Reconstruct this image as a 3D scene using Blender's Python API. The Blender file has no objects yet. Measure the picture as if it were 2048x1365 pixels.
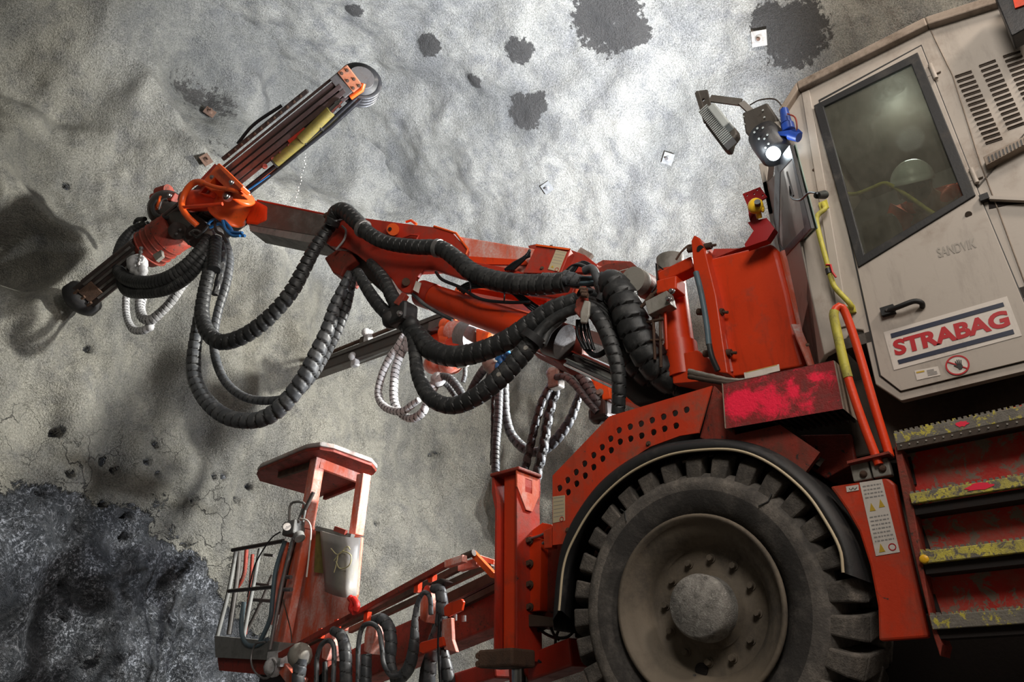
import bpy, bmesh, math, random
import numpy as np
from mathutils import Vector, Matrix
from mathutils.geometry import tessellate_polygon
PI = math.pi
S = bpy.context.scene
COL = S.collection
random.seed(7)

# ------------------------------------------------------------------ camera
# World: +Y is the way the rig faces (towards the tunnel face), +X across the tunnel, Z up, metres.
FOC = 1464.0                       # focal length in pixels of a 2048 px wide frame
CAM = Vector((-3.67, 0.0, 0.275))
YAW, PITCH = math.radians(-49.8), math.radians(27.5)
cd = bpy.data.cameras.new('camera'); cam = bpy.data.objects.new('camera', cd); COL.objects.link(cam)
cd.sensor_width = 36.0; cd.lens = FOC / 2048 * 36; cd.clip_end = 100; cd.clip_start = 0.05
cam.location = CAM
cam.rotation_euler = (PI / 2 + PITCH, 0, YAW)
S.camera = cam

# ------------------------------------------------------------------ light and exposure
S.view_settings.view_transform = 'Standard'
S.view_settings.look = 'None'
S.view_settings.gamma = 1
S.view_settings.exposure = 0.0
S.cycles.max_bounces = 5; S.cycles.diffuse_bounces = 3; S.cycles.glossy_bounces = 2; S.cycles.transparent_max_bounces = 6
w = bpy.data.worlds.new('tunnel_air'); S.world = w; w.use_nodes = True
w.node_tree.nodes['Background'].inputs[0].default_value = (0.30, 0.28, 0.25, 1)
w.node_tree.nodes['Background'].inputs[1].default_value = 0.06

def lamp(name, kind, loc, target, power, color=(1, 1, 1), size=0.3, spot=None, blend=0.6, size_y=None):
    d = bpy.data.lights.new(name, kind); o = bpy.data.objects.new(name, d); COL.objects.link(o)
    d.energy = power; d.color = color
    if kind == 'AREA':
        d.size = size
        if size_y: d.shape = 'RECTANGLE'; d.size_y = size_y
    else:
        d.shadow_soft_size = size
    if kind == 'SPOT':
        d.spot_size = math.radians(spot); d.spot_blend = blend
    o.location = loc
    v = Vector(target) - Vector(loc)
    o.rotation_euler = v.to_track_quat('-Z', 'Y').to_euler()
    return o
lamp('crown_flood', 'SPOT', (2.6, 1.8, 3.8), (3.2, 6.1, 10.2), 14000, (.82, .88, 1), .25, 90, 1.0)
lamp('side_flood', 'SPOT', (5.2, .8, 6.4), (.3, 9.0, 3.3), 8200, (1, .98, .91), .30, 94, .9)
lamp('tunnel_lamps', 'AREA', (-4.1, -1.2, 4.9), (0, 1.2, 1.9), 190, (1, .93, .85), 1.8)
lamp('vault_fill', 'SPOT', (-1.2, -2.6, 5.2), (4.9, 1.4, 9.0), 2600, (1, .92, .82), .3, 75, 1.0)  # added fill, no fixture: brightens the vault beside the cab
lamp('rear_ceiling_fill', 'POINT', (-1.5, -3.2, 5.6), (0, 0, 0), 620, (1, .87, .75), .4)  # unseen warm fill added to lift the ceiling near the cab
lamp('frontal_fill', 'SPOT', (-1.8, -3.6, 7.6), (.6, 8.0, 3.6), 900, (1, .99, .95), .5, 70, 1.0)  # added soft fill from behind the camera, not a lamp of the tunnel
lamp('low_boom_fill', 'SPOT', (3.8, 2.5, 3.0), (1.6, 7.6, 3.2), 1500, (.95, .97, 1), .15, 120, .8)  # unseen fill added behind the carrier to brighten far booms and basket
lamp('cab_spot_glow', 'POINT', (-.06, 1.16, 3.42), (0, 0, 0), 2.5, (.85, .94, 1), .04)
lamp('cab_inner_fill', 'POINT', (.7, .35, 3.6), (0, 0, 0), 10, (.95, 1, .92), .08)  # added fill without a fixture, makes the operator visible

# ------------------------------------------------------------------ sight lines of the photograph -> points in the place
_cp, _sp = math.cos(PITCH), math.sin(PITCH)
_F = Vector((-math.sin(YAW) * _cp, math.cos(YAW) * _cp, _sp))
_R = Vector((math.cos(YAW), math.sin(YAW), 0))
_U = _R.cross(_F)
def ray(px, py):
    return _F * FOC + _R * (px - 1024) + _U * (682.5 - py)
class Plane:
    def __init__(s, p, n): s.p = Vector(p); s.n = Vector(n).normalized()
    def off(s, d): return Plane(s.p + s.n * d, s.n)
    def at(s, px, py):
        r = ray(px, py); t = (s.p - CAM).dot(s.n) / r.dot(s.n)
        return CAM + r * t
def AX(px, py, x): return Plane((x, 0, 0), (1, 0, 0)).at(px, py)
def AY(px, py, y): return Plane((0, y, 0), (0, 1, 0)).at(px, py)
def AZ(px, py, z): return Plane((0, 0, z), (0, 0, 1)).at(px, py)

# ------------------------------------------------------------------ noise
def _hash(i, j, k, seed):
    n = (i * 73856093) ^ (j * 19349663) ^ (k * 83492791) ^ (seed * 2654435)
    n = (n ^ (n >> 13)) & 0x7fffffff
    n = (n * 1274126177) & 0x7fffffff
    return ((n ^ (n >> 16)) & 0xffff) / 32767.5 - 1.0
def vnoise(P, seed=0):
    P = np.asarray(P, float); I = np.floor(P).astype(np.int64); f = P - I; f = f * f * f * (f * (f * 6 - 15) + 10)
    r = 0
    for a in (0, 1):
        wa = f[:, 0] if a else 1 - f[:, 0]
        for b in (0, 1):
            wb = f[:, 1] if b else 1 - f[:, 1]
            for c in (0, 1):
                wc = f[:, 2] if c else 1 - f[:, 2]
                r = r + wa * wb * wc * _hash(I[:, 0] + a, I[:, 1] + b, I[:, 2] + c, seed)
    return r
def fbm(P, oct=4, seed=0, gain=0.5):
    P = np.asarray(P, float); r = 0; a = 1
    for o in range(oct):
        r = r + a * vnoise(P * 2 ** o + 17.3 * o, seed + o); a *= gain
    return r

# ------------------------------------------------------------------ mesh builder
class MB:
    def __init__(s): s.v = []; s.f = []; s.sm = []; s.mi = []; s.m = 0
    def add(s, vs, fs, smooth=False):
        b = len(s.v); s.v += [tuple(v) for v in vs]
        s.f += [tuple(i + b for i in f) for f in fs]
        s.sm += [smooth] * len(fs); s.mi += [s.m] * len(fs); return s
    def mat(s, i): s.m = i; return s
    def hexa(s, P):   # 8 corners: bottom 0-3, top 4-7
        return s.add(P, [(3, 2, 1, 0), (4, 5, 6, 7), (0, 1, 5, 4), (1, 2, 6, 5), (2, 3, 7, 6), (3, 0, 4, 7)])
    def box(s, c, size, rot=None):
        c = Vector(c); h = Vector(size) / 2; P = []
        for z in (-1, 1):
            for x, y in ((-1, -1), (1, -1), (1, 1), (-1, 1)):
                q = Vector((x * h.x, y * h.y, z * h.z))
                P.append(c + (rot @ q if rot else q))
        return s.hexa(P)
    def beam(s, a, b, wd, ht, up=(0, 0, 1), wd2=None, ht2=None):
        a = Vector(a); b = Vector(b); d = (b - a).normalized(); up = Vector(up)
        sd = d.cross(up).normalized(); u = sd.cross(d).normalized()
        w2 = wd2 or wd; h2 = ht2 or ht; P = []
        for c, ww, hh in ((a, wd, ht), (b, w2, h2)):
            for i, j in ((-1, -1), (1, -1), (1, 1), (-1, 1)):
                P.append(c + sd * (i * ww / 2) + u * (j * hh / 2))
        return s.hexa(P)
    def ring_frames(s, pts, closed=False):
        n = len(pts); T = []
        for i in range(n):
            a = pts[max(i - 1, 0)]; b = pts[min(i + 1, n - 1)]
            T.append((b - a).normalized() if (b - a).length > 1e-9 else Vector((0, 0, 1)))
        u = T[0].orthogonal().normalized(); fr = []
        for i in range(n):
            u = (u - T[i] * u.dot(T[i])).normalized()
            fr.append((u.copy(), T[i].cross(u)))
        return fr
    def tube(s, pts, r, seg=10, cap=True, rf=None, smooth=True):
        pts = [Vector(p) for p in pts]; fr = s.ring_frames(pts); n = len(pts); vs = []
        rr = r if hasattr(r, '__len__') else [r] * n
        for i in range(n):
            u, v = fr[i]
            for k in range(seg):
                a = 2 * PI * k / seg; q = rr[i] * (rf(i, a) if rf else 1)
                vs.append(pts[i] + u * (math.cos(a) * q) + v * (math.sin(a) * q))
        fs = [(i * seg + k, i * seg + (k + 1) % seg, (i + 1) * seg + (k + 1) % seg, (i + 1) * seg + k) for i in range(n - 1) for k in range(seg)]
        s.add(vs, fs, smooth)
        if cap:
            s.add(vs[:seg], [tuple(range(seg - 1, -1, -1))]); s.add(vs[-seg:], [tuple(range(seg))])
        return s
    def cyl(s, a, b, r, r2=None, seg=20, cap=True):
        return s.tube([Vector(a), Vector(b)], [r, r if r2 is None else r2], seg, cap)
    def lathe(s, c, axis, prof, seg=32, cap=True):   # prof: [(dist along axis, radius)]
        c = Vector(c); ax = Vector(axis).normalized(); u = ax.orthogonal().normalized(); v = ax.cross(u); vs = []
        for d, r in prof:
            for k in range(seg):
                a = 2 * PI * k / seg; vs.append(c + ax * d + u * (math.cos(a) * r) + v * (math.sin(a) * r))
        n = len(prof)
        s.add(vs, [(i * seg + k, i * seg + (k + 1) % seg, (i + 1) * seg + (k + 1) % seg, (i + 1) * seg + k) for i in range(n - 1) for k in range(seg)], True)
        if cap:
            s.add(vs[:seg], [tuple(range(seg - 1, -1, -1))]); s.add(vs[-seg:], [tuple(range(seg))])
        return s
    def ball(s, c, r, seg=16, sc=(1, 1, 1)):
        c = Vector(c); n = seg // 2; vs = []; fs = []
        for i in range(n + 1):
            t = PI * i / n
            for k in range(seg):
                a = 2 * PI * k / seg
                vs.append(c + Vector((math.sin(t) * math.cos(a) * sc[0], math.sin(t) * math.sin(a) * sc[1], math.cos(t) * sc[2])) * r)
        for i in range(n):
            for k in range(seg): fs.append((i * seg + k, (i + 1) * seg + k, (i + 1) * seg + (k + 1) % seg, i * seg + (k + 1) % seg))
        return s.add(vs, fs, True)
    def plate(s, outline, thick, n, holes=()):
        """flat plate from a 3D outline (and holes), pushed back by thick along n"""
        n = Vector(n).normalized() * thick
        loops = [[Vector(p) for p in outline]] + [[Vector(p) for p in h] for h in holes]
        flat = [p for l in loops for p in l]; N = len(flat)
        tri = [tuple(t) for t in tessellate_polygon(loops)]
        vs = flat + [p + n for p in flat]
        fs = [t for t in tri] + [(t[2] + N, t[1] + N, t[0] + N) for t in tri]
        b = 0
        for l in loops:
            m = len(l)
            for i in range(m):
                j = (i + 1) % m; fs.append((b + i, b + j, b + j + N, b + i + N))
            b += m
        return s.add(vs, fs)
    def bolt(s, p, n, r=0.012, h=0.01):
        p = Vector(p); n = Vector(n).normalized()
        s.cyl(p, p + n * h * .25, r * 1.35, seg=12)
        s.cyl(p + n * h * .2, p + n * h, r, r * .95, seg=6); return s
    def build(s, name, mats, parent=None, bevel=0, bseg=2, sub=0, label=None, recalc=True):
        me = bpy.data.meshes.new(name)
        me.from_pydata(s.v, [], s.f)
        if recalc:
            bm = bmesh.new(); bm.from_mesh(me)
            bmesh.ops.recalc_face_normals(bm, faces=bm.faces); bm.to_mesh(me); bm.free()
        if len(me.polygons) == len(s.sm):
            me.polygons.foreach_set('use_smooth', s.sm); me.polygons.foreach_set('material_index', s.mi)
        mats = mats if isinstance(mats, (list, tuple)) else [mats]
        for m in mats: me.materials.append(m)
        o = bpy.data.objects.new(name, me); COL.objects.link(o)
        if parent: attach(o, parent)
        if bevel:
            b = o.modifiers.new('edge', 'BEVEL'); b.width = bevel; b.segments = bseg; b.limit_method = 'ANGLE'; b.angle_limit = math.radians(40)
        if label: o['label'] = label
        return o
def attach(o, parent):
    o.parent = parent
    q = parent; loc = Vector((0, 0, 0))
    while q: loc += q.location; q = q.parent
    o.location = o.location - loc
def thing(name, loc, label, cat, group=None):
    o = bpy.data.objects.new(name, None); COL.objects.link(o); o.location = loc
    o.empty_display_size = 0.2; o['label'] = label; o['category'] = cat
    if group: o['group'] = group
    return o
def tag(o, label, cat, group=None, kind=None):
    o['label'] = label; o['category'] = cat
    if group: o['group'] = group
    if kind: o['kind'] = kind
    return o

def spline(pts, step=0.02):
    """centripetal-ish Catmull-Rom through 3D points, evenly resampled"""
    P = [Vector(p) for p in pts]
    P = [P[0] * 2 - P[1]] + P + [P[-1] * 2 - P[-2]]; out = []
    for i in range(1, len(P) - 2):
        p0, p1, p2, p3 = P[i - 1:i + 3]; n = max(4, int((p2 - p1).length / step * 2))
        for k in range(n):
            t = k / n
            out.append(0.5 * ((2 * p1) + (p2 - p0) * t + (2 * p0 - 5 * p1 + 4 * p2 - p3) * t * t + (3 * p1 - p0 - 3 * p2 + p3) * t ** 3))
    out.append(P[-2])
    L = [0]
    for a, b in zip(out, out[1:]): L.append(L[-1] + (b - a).length)
    n = max(2, int(round(L[-1] / step))); res = []; j = 0
    for k in range(n + 1):
        d = L[-1] * k / n
        while j < len(L) - 2 and L[j + 1] < d: j += 1
        t = (d - L[j]) / max(1e-9, L[j + 1] - L[j]); res.append(out[j].lerp(out[j + 1], min(1, t)))
    return res

# ------------------------------------------------------------------ materials
def new_mat(name):
    m = bpy.data.materials.new(name); m.use_nodes = True
    return m, m.node_tree, m.node_tree.nodes['Principled BSDF']
def N(nt, t, **kw):
    n = nt.nodes.new(t)
    for k, v in kw.items():
        if hasattr(n, k): setattr(n, k, v)
        else: n.inputs[k].default_value = v
    return n
def ramp(nt, src, stops):
    r = nt.nodes.new('ShaderNodeValToRGB'); e = r.color_ramp.elements
    while len(e) < len(stops): e.new(0.5)
    for x, (p, c) in zip(e, stops):
        x.position = p; x.color = tuple(c) + (1,) if len(c) == 3 else c
    nt.links.new(src, r.inputs[0]); return r
def mixc(nt, f, a, b, mode='MIX'):
    m = nt.nodes.new('ShaderNodeMix'); m.data_type = 'RGBA'; m.blend_type = mode
    for sock, v in ((m.inputs[0], f), (m.inputs[6], a), (m.inputs[7], b)):
        if isinstance(v, bpy.types.NodeSocket): nt.links.new(v, sock)
        elif isinstance(v, (int, float)): sock.default_value = v
        else: sock.default_value = tuple(v) + (1,)
    return m.outputs[2]
def noise_n(nt, co, scale, detail=5, rough=.6, dist=0, stretch=None):
    if stretch:
        mp = nt.nodes.new('ShaderNodeMapping'); mp.inputs['Scale'].default_value = stretch
        nt.links.new(co, mp.inputs[0]); co = mp.outputs[0]
    n = nt.nodes.new('ShaderNodeTexNoise'); n.inputs['Scale'].default_value = scale; n.inputs['Detail'].default_value = detail
    n.inputs['Roughness'].default_value = rough; n.inputs['Distortion'].default_value = dist
    nt.links.new(co, n.inputs['Vector']); return n.outputs['Fac']
def worn(name, base, dirt=(.10, .085, .07), amount=.5, rough=.5, metal=0, scale=6, bump=.15, var=.25, chips=None, chip_amt=.66, spec=.4, streak=False):
    """paint or metal with dust, scuffs and optional chips of another colour"""
    m, nt, b = new_mat(name); co = nt.nodes.new('ShaderNodeNewGeometry').outputs['Position']
    n1 = noise_n(nt, co, scale, 8, .65, .3, (1, 1, .35) if streak else None)
    n2 = noise_n(nt, co, scale * 9, 4, .7)
    n3 = noise_n(nt, co, scale * .35, 3, .5)
    lo = .63 - .32 * amount
    r1 = ramp(nt, n1, [(lo, (0, 0, 0)), (lo + .20, (1, 1, 1))])
    dark = tuple(c * (1 - var) for c in base)
    c0 = mixc(nt, n3, dark, tuple(min(1, c * (1 + var * .6)) for c in base))
    mul = nt.nodes.new('ShaderNodeMath'); mul.operation = 'MULTIPLY'; nt.links.new(r1.outputs[0], mul.inputs[0])
    r2 = ramp(nt, n2, [(.3, (0.25,) * 3), (.7, (1, 1, 1))]); nt.links.new(r2.outputs[0], mul.inputs[1])
    c1 = mixc(nt, mul.outputs[0], c0, dirt)
    grime = noise_n(nt, co, scale * 1.7, 7, .72, .2, (1, 1, .22))
    rg = ramp(nt, grime, [(.30, (1, 1, 1)), (.47, (0, 0, 0))])
    gm = nt.nodes.new('ShaderNodeMath'); gm.operation = 'MULTIPLY'; gm.inputs[1].default_value = .30 + .5 * amount; nt.links.new(rg.outputs[0], gm.inputs[0])
    c1 = mixc(nt, gm.outputs[0], c1, tuple(.25 * x + .25 * y for x, y in zip(base, dirt)))
    if chips:
        n4 = noise_n(nt, co, scale * 3.3, 10, .75, .5)
        r4 = ramp(nt, n4, [(chip_amt - .02, (0, 0, 0)), (chip_amt + .02, (1, 1, 1))])
        c1 = mixc(nt, r4.outputs[0], c1, chips)
    nt.links.new(c1, b.inputs['Base Color'])
    rr = ramp(nt, mul.outputs[0], [(0, (rough,) * 3), (1, (min(1, rough + .35),) * 3)])
    nt.links.new(rr.outputs[0], b.inputs['Roughness'])
    b.inputs['Metallic'].default_value = metal
    b.inputs['Specular IOR Level'].default_value = spec
    if bump:
        bp = nt.nodes.new('ShaderNodeBump'); bp.inputs['Strength'].default_value = bump; bp.inputs['Distance'].default_value = .01
        nt.links.new(n2, bp.inputs['Height']); nt.links.new(bp.outputs[0], b.inputs['Normal'])
    return m
# ------------------------------------------------------------------ the tunnel: sprayed concrete face, vault, floor
FY, CXT, CZT, RT = 9.5, 0.9, 5.2, 5.4       # face distance, arch centre and radius
def arch_d(x, z):                            # distance inside the arch outline
    x = x - CXT
    up = RT - np.sqrt(x ** 2 + np.maximum(z - CZT, 0) ** 2)
    return np.where(z > CZT, up, RT - np.abs(x))
ROCK_X = [-6, -1.45, -1.0, -.39, .2, .59, 1.1, 1.75, 2.3, 3.2, 8]
ROCK_Z = [3.3, 2.75, 2.75, 2.85, 2.8, 2.75, 2.5, 2.0, 1.3, .2, -1]
HOLES = [(150, 355), (120, 862, 1.5), (185, 692), (220, 915), (300, 922), (243, 935), (318, 885), (322, 948), (217, 1005), (270, 1025), (270, 1068), (80, 985),
         (140, 947), (450, 945), (408, 993), (535, 962), (312, 1200), (138, 1235), (140, 1165), (505, 990), (552, 500), (748, 1048), (880, 905), (390, 1085), (470, 945)]
HOLES = [(AY(h[0], h[1], FY), (h[2] if len(h) > 2 else 1.0)) for h in HOLES]
def bump_at(X, Z, px, py, rx, rz, amp, rot=0):
    c = AY(px, py, FY); dx = X - c.x; dz = Z - c.z
    a = math.radians(rot); u = dx * math.cos(a) + dz * math.sin(a); v = -dx * math.sin(a) + dz * math.cos(a)
    return amp * np.exp(-(u / rx) ** 2 - (v / rz) ** 2)
def set_attr(me, name, vals):
    at = me.attributes.new(name, 'FLOAT', 'POINT'); at.data.foreach_set('value', np.asarray(vals, np.float32))

def grid_faces(nx, nz):
    i = np.arange(nz - 1)[:, None] * nx + np.arange(nx - 1)[None, :]
    return np.stack([i, i + 1, i + nx + 1, i + nx], -1).reshape(-1, 4)
def mesh_from(name, V, Fc, mat):
    me = bpy.data.meshes.new(name); me.vertices.add(len(V)); me.vertices.foreach_set('co', V.astype(np.float32).ravel())
    me.loops.add(Fc.size); me.loops.foreach_set('vertex_index', Fc.ravel().astype(np.int32))
    me.polygons.add(len(Fc)); me.polygons.foreach_set('loop_start', (np.arange(len(Fc)) * 4).astype(np.int32))
    me.polygons.foreach_set('use_smooth', np.ones(len(Fc), bool))
    me.update(calc_edges=True); me.validate(); me.materials.append(mat)
    o = bpy.data.objects.new(name, me); COL.objects.link(o); o['kind'] = 'structure'; return o

def rock_concrete(rocky):
    m, nt, b = new_mat('sprayed_concrete_face' if rocky else 'sprayed_concrete_vault'); co = nt.nodes.new('ShaderNodeNewGeometry').outputs['Position']
    at = nt.nodes.new('ShaderNodeAttribute'); at.attribute_name = 'rock'
    st = nt.nodes.new('ShaderNodeAttribute'); st.attribute_name = 'damp'
    L = nt.links.new
    big = noise_n(nt, co, .55, 3, .55, .4); mid = noise_n(nt, co, 3.2, 5, .65); grit = noise_n(nt, co, 46, 3, .75); fine = noise_n(nt, co, 120, 1, .8)
    streak = noise_n(nt, co, 2.2, 5, .6, .3, (1, 1, .16))
    c = ramp(nt, big, [(.36, (.105, .105, .095)), (.60, (.265, .256, .212))]).outputs[0]
    c = mixc(nt, ramp(nt, streak, [(.42, (0, 0, 0)), (.75, (1, 1, 1))]).outputs[0], c, (.31, .30, .25))
    c = mixc(nt, ramp(nt, mid, [(.30, (1, 1, 1)), (.54, (0, 0, 0))]).outputs[0], c, (.105, .105, .10))
    c = mixc(nt, ramp(nt, grit, [(.36, (0, 0, 0)), (.66, (1, 1, 1))]).outputs[0], mixc(nt, .45, c, (.035, .035, .032)), mixc(nt, .20, c, (.60, .58, .54)))
    c = mixc(nt, ramp(nt, fine, [(.62, (0, 0, 0)), (.75, (.6, .6, .6))]).outputs[0], c, (.5, .49, .47))
    shm_ = nt.nodes.new('ShaderNodeAttribute'); shm_.attribute_name = 'shade_mottle'
    c = mixc(nt, shm_.outputs['Fac'], c, mixc(nt, .58, c, (.035, .037, .035)))
    if rocky:
        ck = nt.nodes.new('ShaderNodeAttribute'); ck.attribute_name = 'cracked'
        nq = nt.nodes.new('ShaderNodeTexNoise'); nq.inputs['Scale'].default_value = 3.5; nq.inputs['Detail'].default_value = 6; L(co, nq.inputs['Vector'])
        nv = nt.nodes.new('ShaderNodeVectorMath'); nv.operation = 'MULTIPLY_ADD'; L(nq.outputs['Color'], nv.inputs[0]); nv.inputs[1].default_value = (.55, .55, .55); L(co, nv.inputs[2])
        vc = nt.nodes.new('ShaderNodeTexVoronoi'); vc.feature = 'DISTANCE_TO_EDGE'; vc.inputs['Scale'].default_value = 2.0; L(nv.outputs[0], vc.inputs['Vector'])
        cl_ = ramp(nt, vc.outputs['Distance'], [(.0, (1, 1, 1)), (.022, (0, 0, 0))]).outputs[0]
        cmx = nt.nodes.new('ShaderNodeMath'); cmx.operation = 'MULTIPLY'; L(cl_, cmx.inputs[0])
        cg = nt.nodes.new('ShaderNodeMath'); cg.operation = 'MULTIPLY'; L(ck.outputs['Fac'], cg.inputs[0]); L(ramp(nt, noise_n(nt, co, 1.6, 5, .6), [(.44, (0, 0, 0)), (.56, (1, 1, 1))]).outputs[0], cg.inputs[1]); L(cg.outputs[0], cmx.inputs[1])
        crackm = cmx.outputs[0]; c = mixc(nt, crackm, c, (.02, .02, .022))
        # bare rock with quartz flecks and veins
        rn = noise_n(nt, co, 2.6, 6, .7, 1.2); rf = noise_n(nt, co, 24, 4, .85, .15)
        rc = ramp(nt, rn, [(.3, (.018, .020, .024)), (.5, (.045, .050, .058)), (.7, (.105, .11, .12))]).outputs[0]
        rc = mixc(nt, ramp(nt, rf, [(.50, (0, 0, 0)), (.62, (1, 1, 1))]).outputs[0], rc, mixc(nt, ramp(nt, noise_n(nt, co, 1.9, 6, .7, .3), [(.42, (0, 0, 0)), (.62, (1, 1, 1))]).outputs[0], (.075, .08, .09), (.52, .55, .62)))
        mpv = nt.nodes.new('ShaderNodeMapping'); mpv.inputs['Scale'].default_value = (1.5, 1.2, .35); mpv.inputs['Rotation'].default_value = (0, .35, 0)
        nz = nt.nodes.new('ShaderNodeVectorMath'); nz.operation = 'MULTIPLY_ADD'
        nn = nt.nodes.new('ShaderNodeTexNoise'); nn.inputs['Scale'].default_value = 2; L(co, nn.inputs['Vector']); L(nn.outputs['Color'], nz.inputs[0]); nz.inputs[1].default_value = (.9, .9, .9); L(co, nz.inputs[2])
        L(nz.outputs[0], mpv.inputs[0])
        vo = nt.nodes.new('ShaderNodeTexVoronoi'); vo.feature = 'DISTANCE_TO_EDGE'; vo.inputs['Scale'].default_value = 1.6; L(mpv.outputs[0], vo.inputs['Vector'])
        vein = ramp(nt, vo.outputs['Distance'], [(.0, (1, 1, 1)), (.012, (0, 0, 0))]).outputs[0]
        vm = nt.nodes.new('ShaderNodeMath'); vm.operation = 'MULTIPLY'; L(vein, vm.inputs[0]); L(ramp(nt, mid, [(.5, (0, 0, 0)), (.62, (.7, .7, .7))]).outputs[0], vm.inputs[1])
        rc = mixc(nt, vm.outputs[0], rc, (.45, .46, .5))
        rm = nt.nodes.new('ShaderNodeMath'); rm.operation = 'ADD'; L(at.outputs['Fac'], rm.inputs[0])
        rs = nt.nodes.new('ShaderNodeMath'); rs.operation = 'MULTIPLY_ADD'; L(noise_n(nt, co, 5, 5, .75, .8), rs.inputs[0]); rs.inputs[1].default_value = 1.1; rs.inputs[2].default_value = -.55; L(rs.outputs[0], rm.inputs[1])
        rmask = ramp(nt, rm.outputs[0], [(.46, (0, 0, 0)), (.54, (1, 1, 1))]).outputs[0]
        c = mixc(nt, rmask, c, rc)
    sm = nt.nodes.new('ShaderNodeMath'); sm.operation = 'MULTIPLY_ADD'; L(noise_n(nt, co, 9, 6, .7), sm.inputs[0]); sm.inputs[1].default_value = 1.5; sm.inputs[2].default_value = -.75
    sa = nt.nodes.new('ShaderNodeMath'); sa.operation = 'ADD'; L(sm.outputs[0], sa.inputs[0]); L(st.outputs['Fac'], sa.inputs[1])
    smask = ramp(nt, sa.outputs[0], [(.42, (0, 0, 0)), (.5, (1, 1, 1))]).outputs[0]
    c = mixc(nt, smask, c, mixc(nt, grit, (.006, .006, .006), (.075, .07, .062)))
    L(c, b.inputs['Base Color'])
    ro = mixc(nt, rmask, (.82,) * 3, (.42,) * 3) if rocky else (.82,) * 3; ro = mixc(nt, smask, ro, (.5,) * 3); L(ro, b.inputs['Roughness'])
    b.inputs['Specular IOR Level'].default_value = .35
    # height
    def ma(op, a, x):
        q = nt.nodes.new('ShaderNodeMath'); q.operation = op
        for s_, v_ in ((q.inputs[0], a), (q.inputs[1], x)):
            if isinstance(v_, (int, float)): s_.default_value = v_
            else: L(v_, s_)
        return q.outputs[0]
    h = ma('ADD', ma('MULTIPLY', grit, .034), ma('MULTIPLY', fine, .012))
    h = ma('ADD', h, ma('MULTIPLY', noise_n(nt, co, 15, 3, .7), .034))
    if rocky:
        vr = nt.nodes.new('ShaderNodeTexVoronoi'); vr.inputs['Scale'].default_value = 3.2; L(nz.outputs[0], vr.inputs['Vector'])
        hr = ma('ADD', ma('MULTIPLY', vr.outputs['Distance'], .10), ma('MULTIPLY', rf, .05)); hr = ma('ADD', hr, ma('MULTIPLY', rn, .10))
        h = ma('ADD', h, ma('MULTIPLY', hr, rmask)); h = ma('SUBTRACT', h, ma('MULTIPLY', crackm, .04))
    bp = nt.nodes.new('ShaderNodeBump'); bp.inputs['Strength'].default_value = 1.0; bp.inputs['Distance'].default_value = 1.0
    L(h, bp.inputs['Height']); L(bp.outputs[0], b.inputs['Normal'])
    return m
M_CONC = rock_concrete(True); M_VAULT = rock_concrete(False)

# --- the face, a height field
xs = np.arange(-5.6, 7.6, .034); zs = np.arange(-.6, 11.6, .034)
X, Z = np.meshgrid(xs, zs); X = X.ravel(); Z = Z.ravel()
d = np.clip(arch_d(X, Z) + .25 * vnoise(np.c_[X * .8, Z * .8, X * 0 + 5]), -.6, None)
rc = 1.3; g = np.where(d < rc, rc - np.sqrt(np.clip(rc ** 2 - (rc - np.clip(d, 0, rc)) ** 2, 0, None)), 0)
Y = FY - g + np.where(d < 0, d * 0, 0)
P3 = np.c_[X, Z, X * 0]
rockm = np.interp(X, ROCK_X, ROCK_Z) - Z + .25 * fbm(P3 * 1.3, 4, 3)
rk = np.clip(rockm / .5 + .5, 0, 1)
und = .42 * fbm(P3 * np.array([.62, .40, 1]), 3, 11) + .13 * fbm(P3 * np.array([1.7, 1.1, 1]), 3, 31) + .012 * fbm(P3 * 7, 2, 35)
und += bump_at(X, Z, 240, 210, .55, .5, -.28) + bump_at(X, Z, 130, 200, 1.3, .16, .16, 10) + bump_at(X, Z, 560, 220, 1.3, .7, .30, -15)
und += bump_at(X, Z, 430, 135, 1.5, .2, -.22, -8) + bump_at(X, Z, 330, 260, 1.2, .16, -.16, -38)
und += bump_at(X, Z, 30, 510, .62, .42, 1.1, -12) + bump_at(X, Z, 95, 450, .55, .12, -.18, -35) + bump_at(X, Z, 120, 560, .1, .6, -.15, -25)
und += bump_at(X, Z, 60, 690, .9, .25, .25, 25)
und += bump_at(X, Z, 900, 900, .5, 1.8, -.22) + bump_at(X, Z, 700, 850, .35, 1.6, -.15) + bump_at(X, Z, 640, 720, .25, 1.0, .12)
# fractured rock: stepped blocks
cell = np.floor(fbm(P3 * np.array([1.4, 1.8, 1]) + .5, 3, 51) * 5) / 5
ridg = 1 - np.abs(fbm(P3 * np.array([2.2, 2.6, 1]), 4, 61))
und += rk * (.14 * cell - .10 * ridg + .16 * fbm(P3 * 1.1, 4, 71) + .06)
# craters where shotcrete spalled around the blast holes
craw = np.zeros_like(X)
for (c, s) in HOLES:
    r = np.sqrt((X - c.x) ** 2 + (Z - c.z) ** 2)
    und += np.where(r < .042 * s, .18, 0) + .04 * np.exp(-(r / (.11 * s)) ** 2)
    craw = np.maximum(craw, np.exp(-(r / (.09 * s)) ** 2) * .62)
Y = Y + und
rk2 = np.maximum(rk, craw)
damp = np.zeros_like(X)
c = AY(405, 190, FY); damp = np.maximum(damp, .62 * np.exp(-((X - c.x) / .75) ** 2 - ((Z - c.z) / .42) ** 2))
c = AY(420, 310, FY); damp = np.maximum(damp, .40 * np.exp(-((X - c.x) / .5) ** 2 - ((Z - c.z) / .6) ** 2))
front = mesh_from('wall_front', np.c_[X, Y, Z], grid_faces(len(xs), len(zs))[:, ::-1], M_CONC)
set_attr(front.data, 'rock', rk2 * .9 + .03); set_attr(front.data, 'damp', damp)
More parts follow.
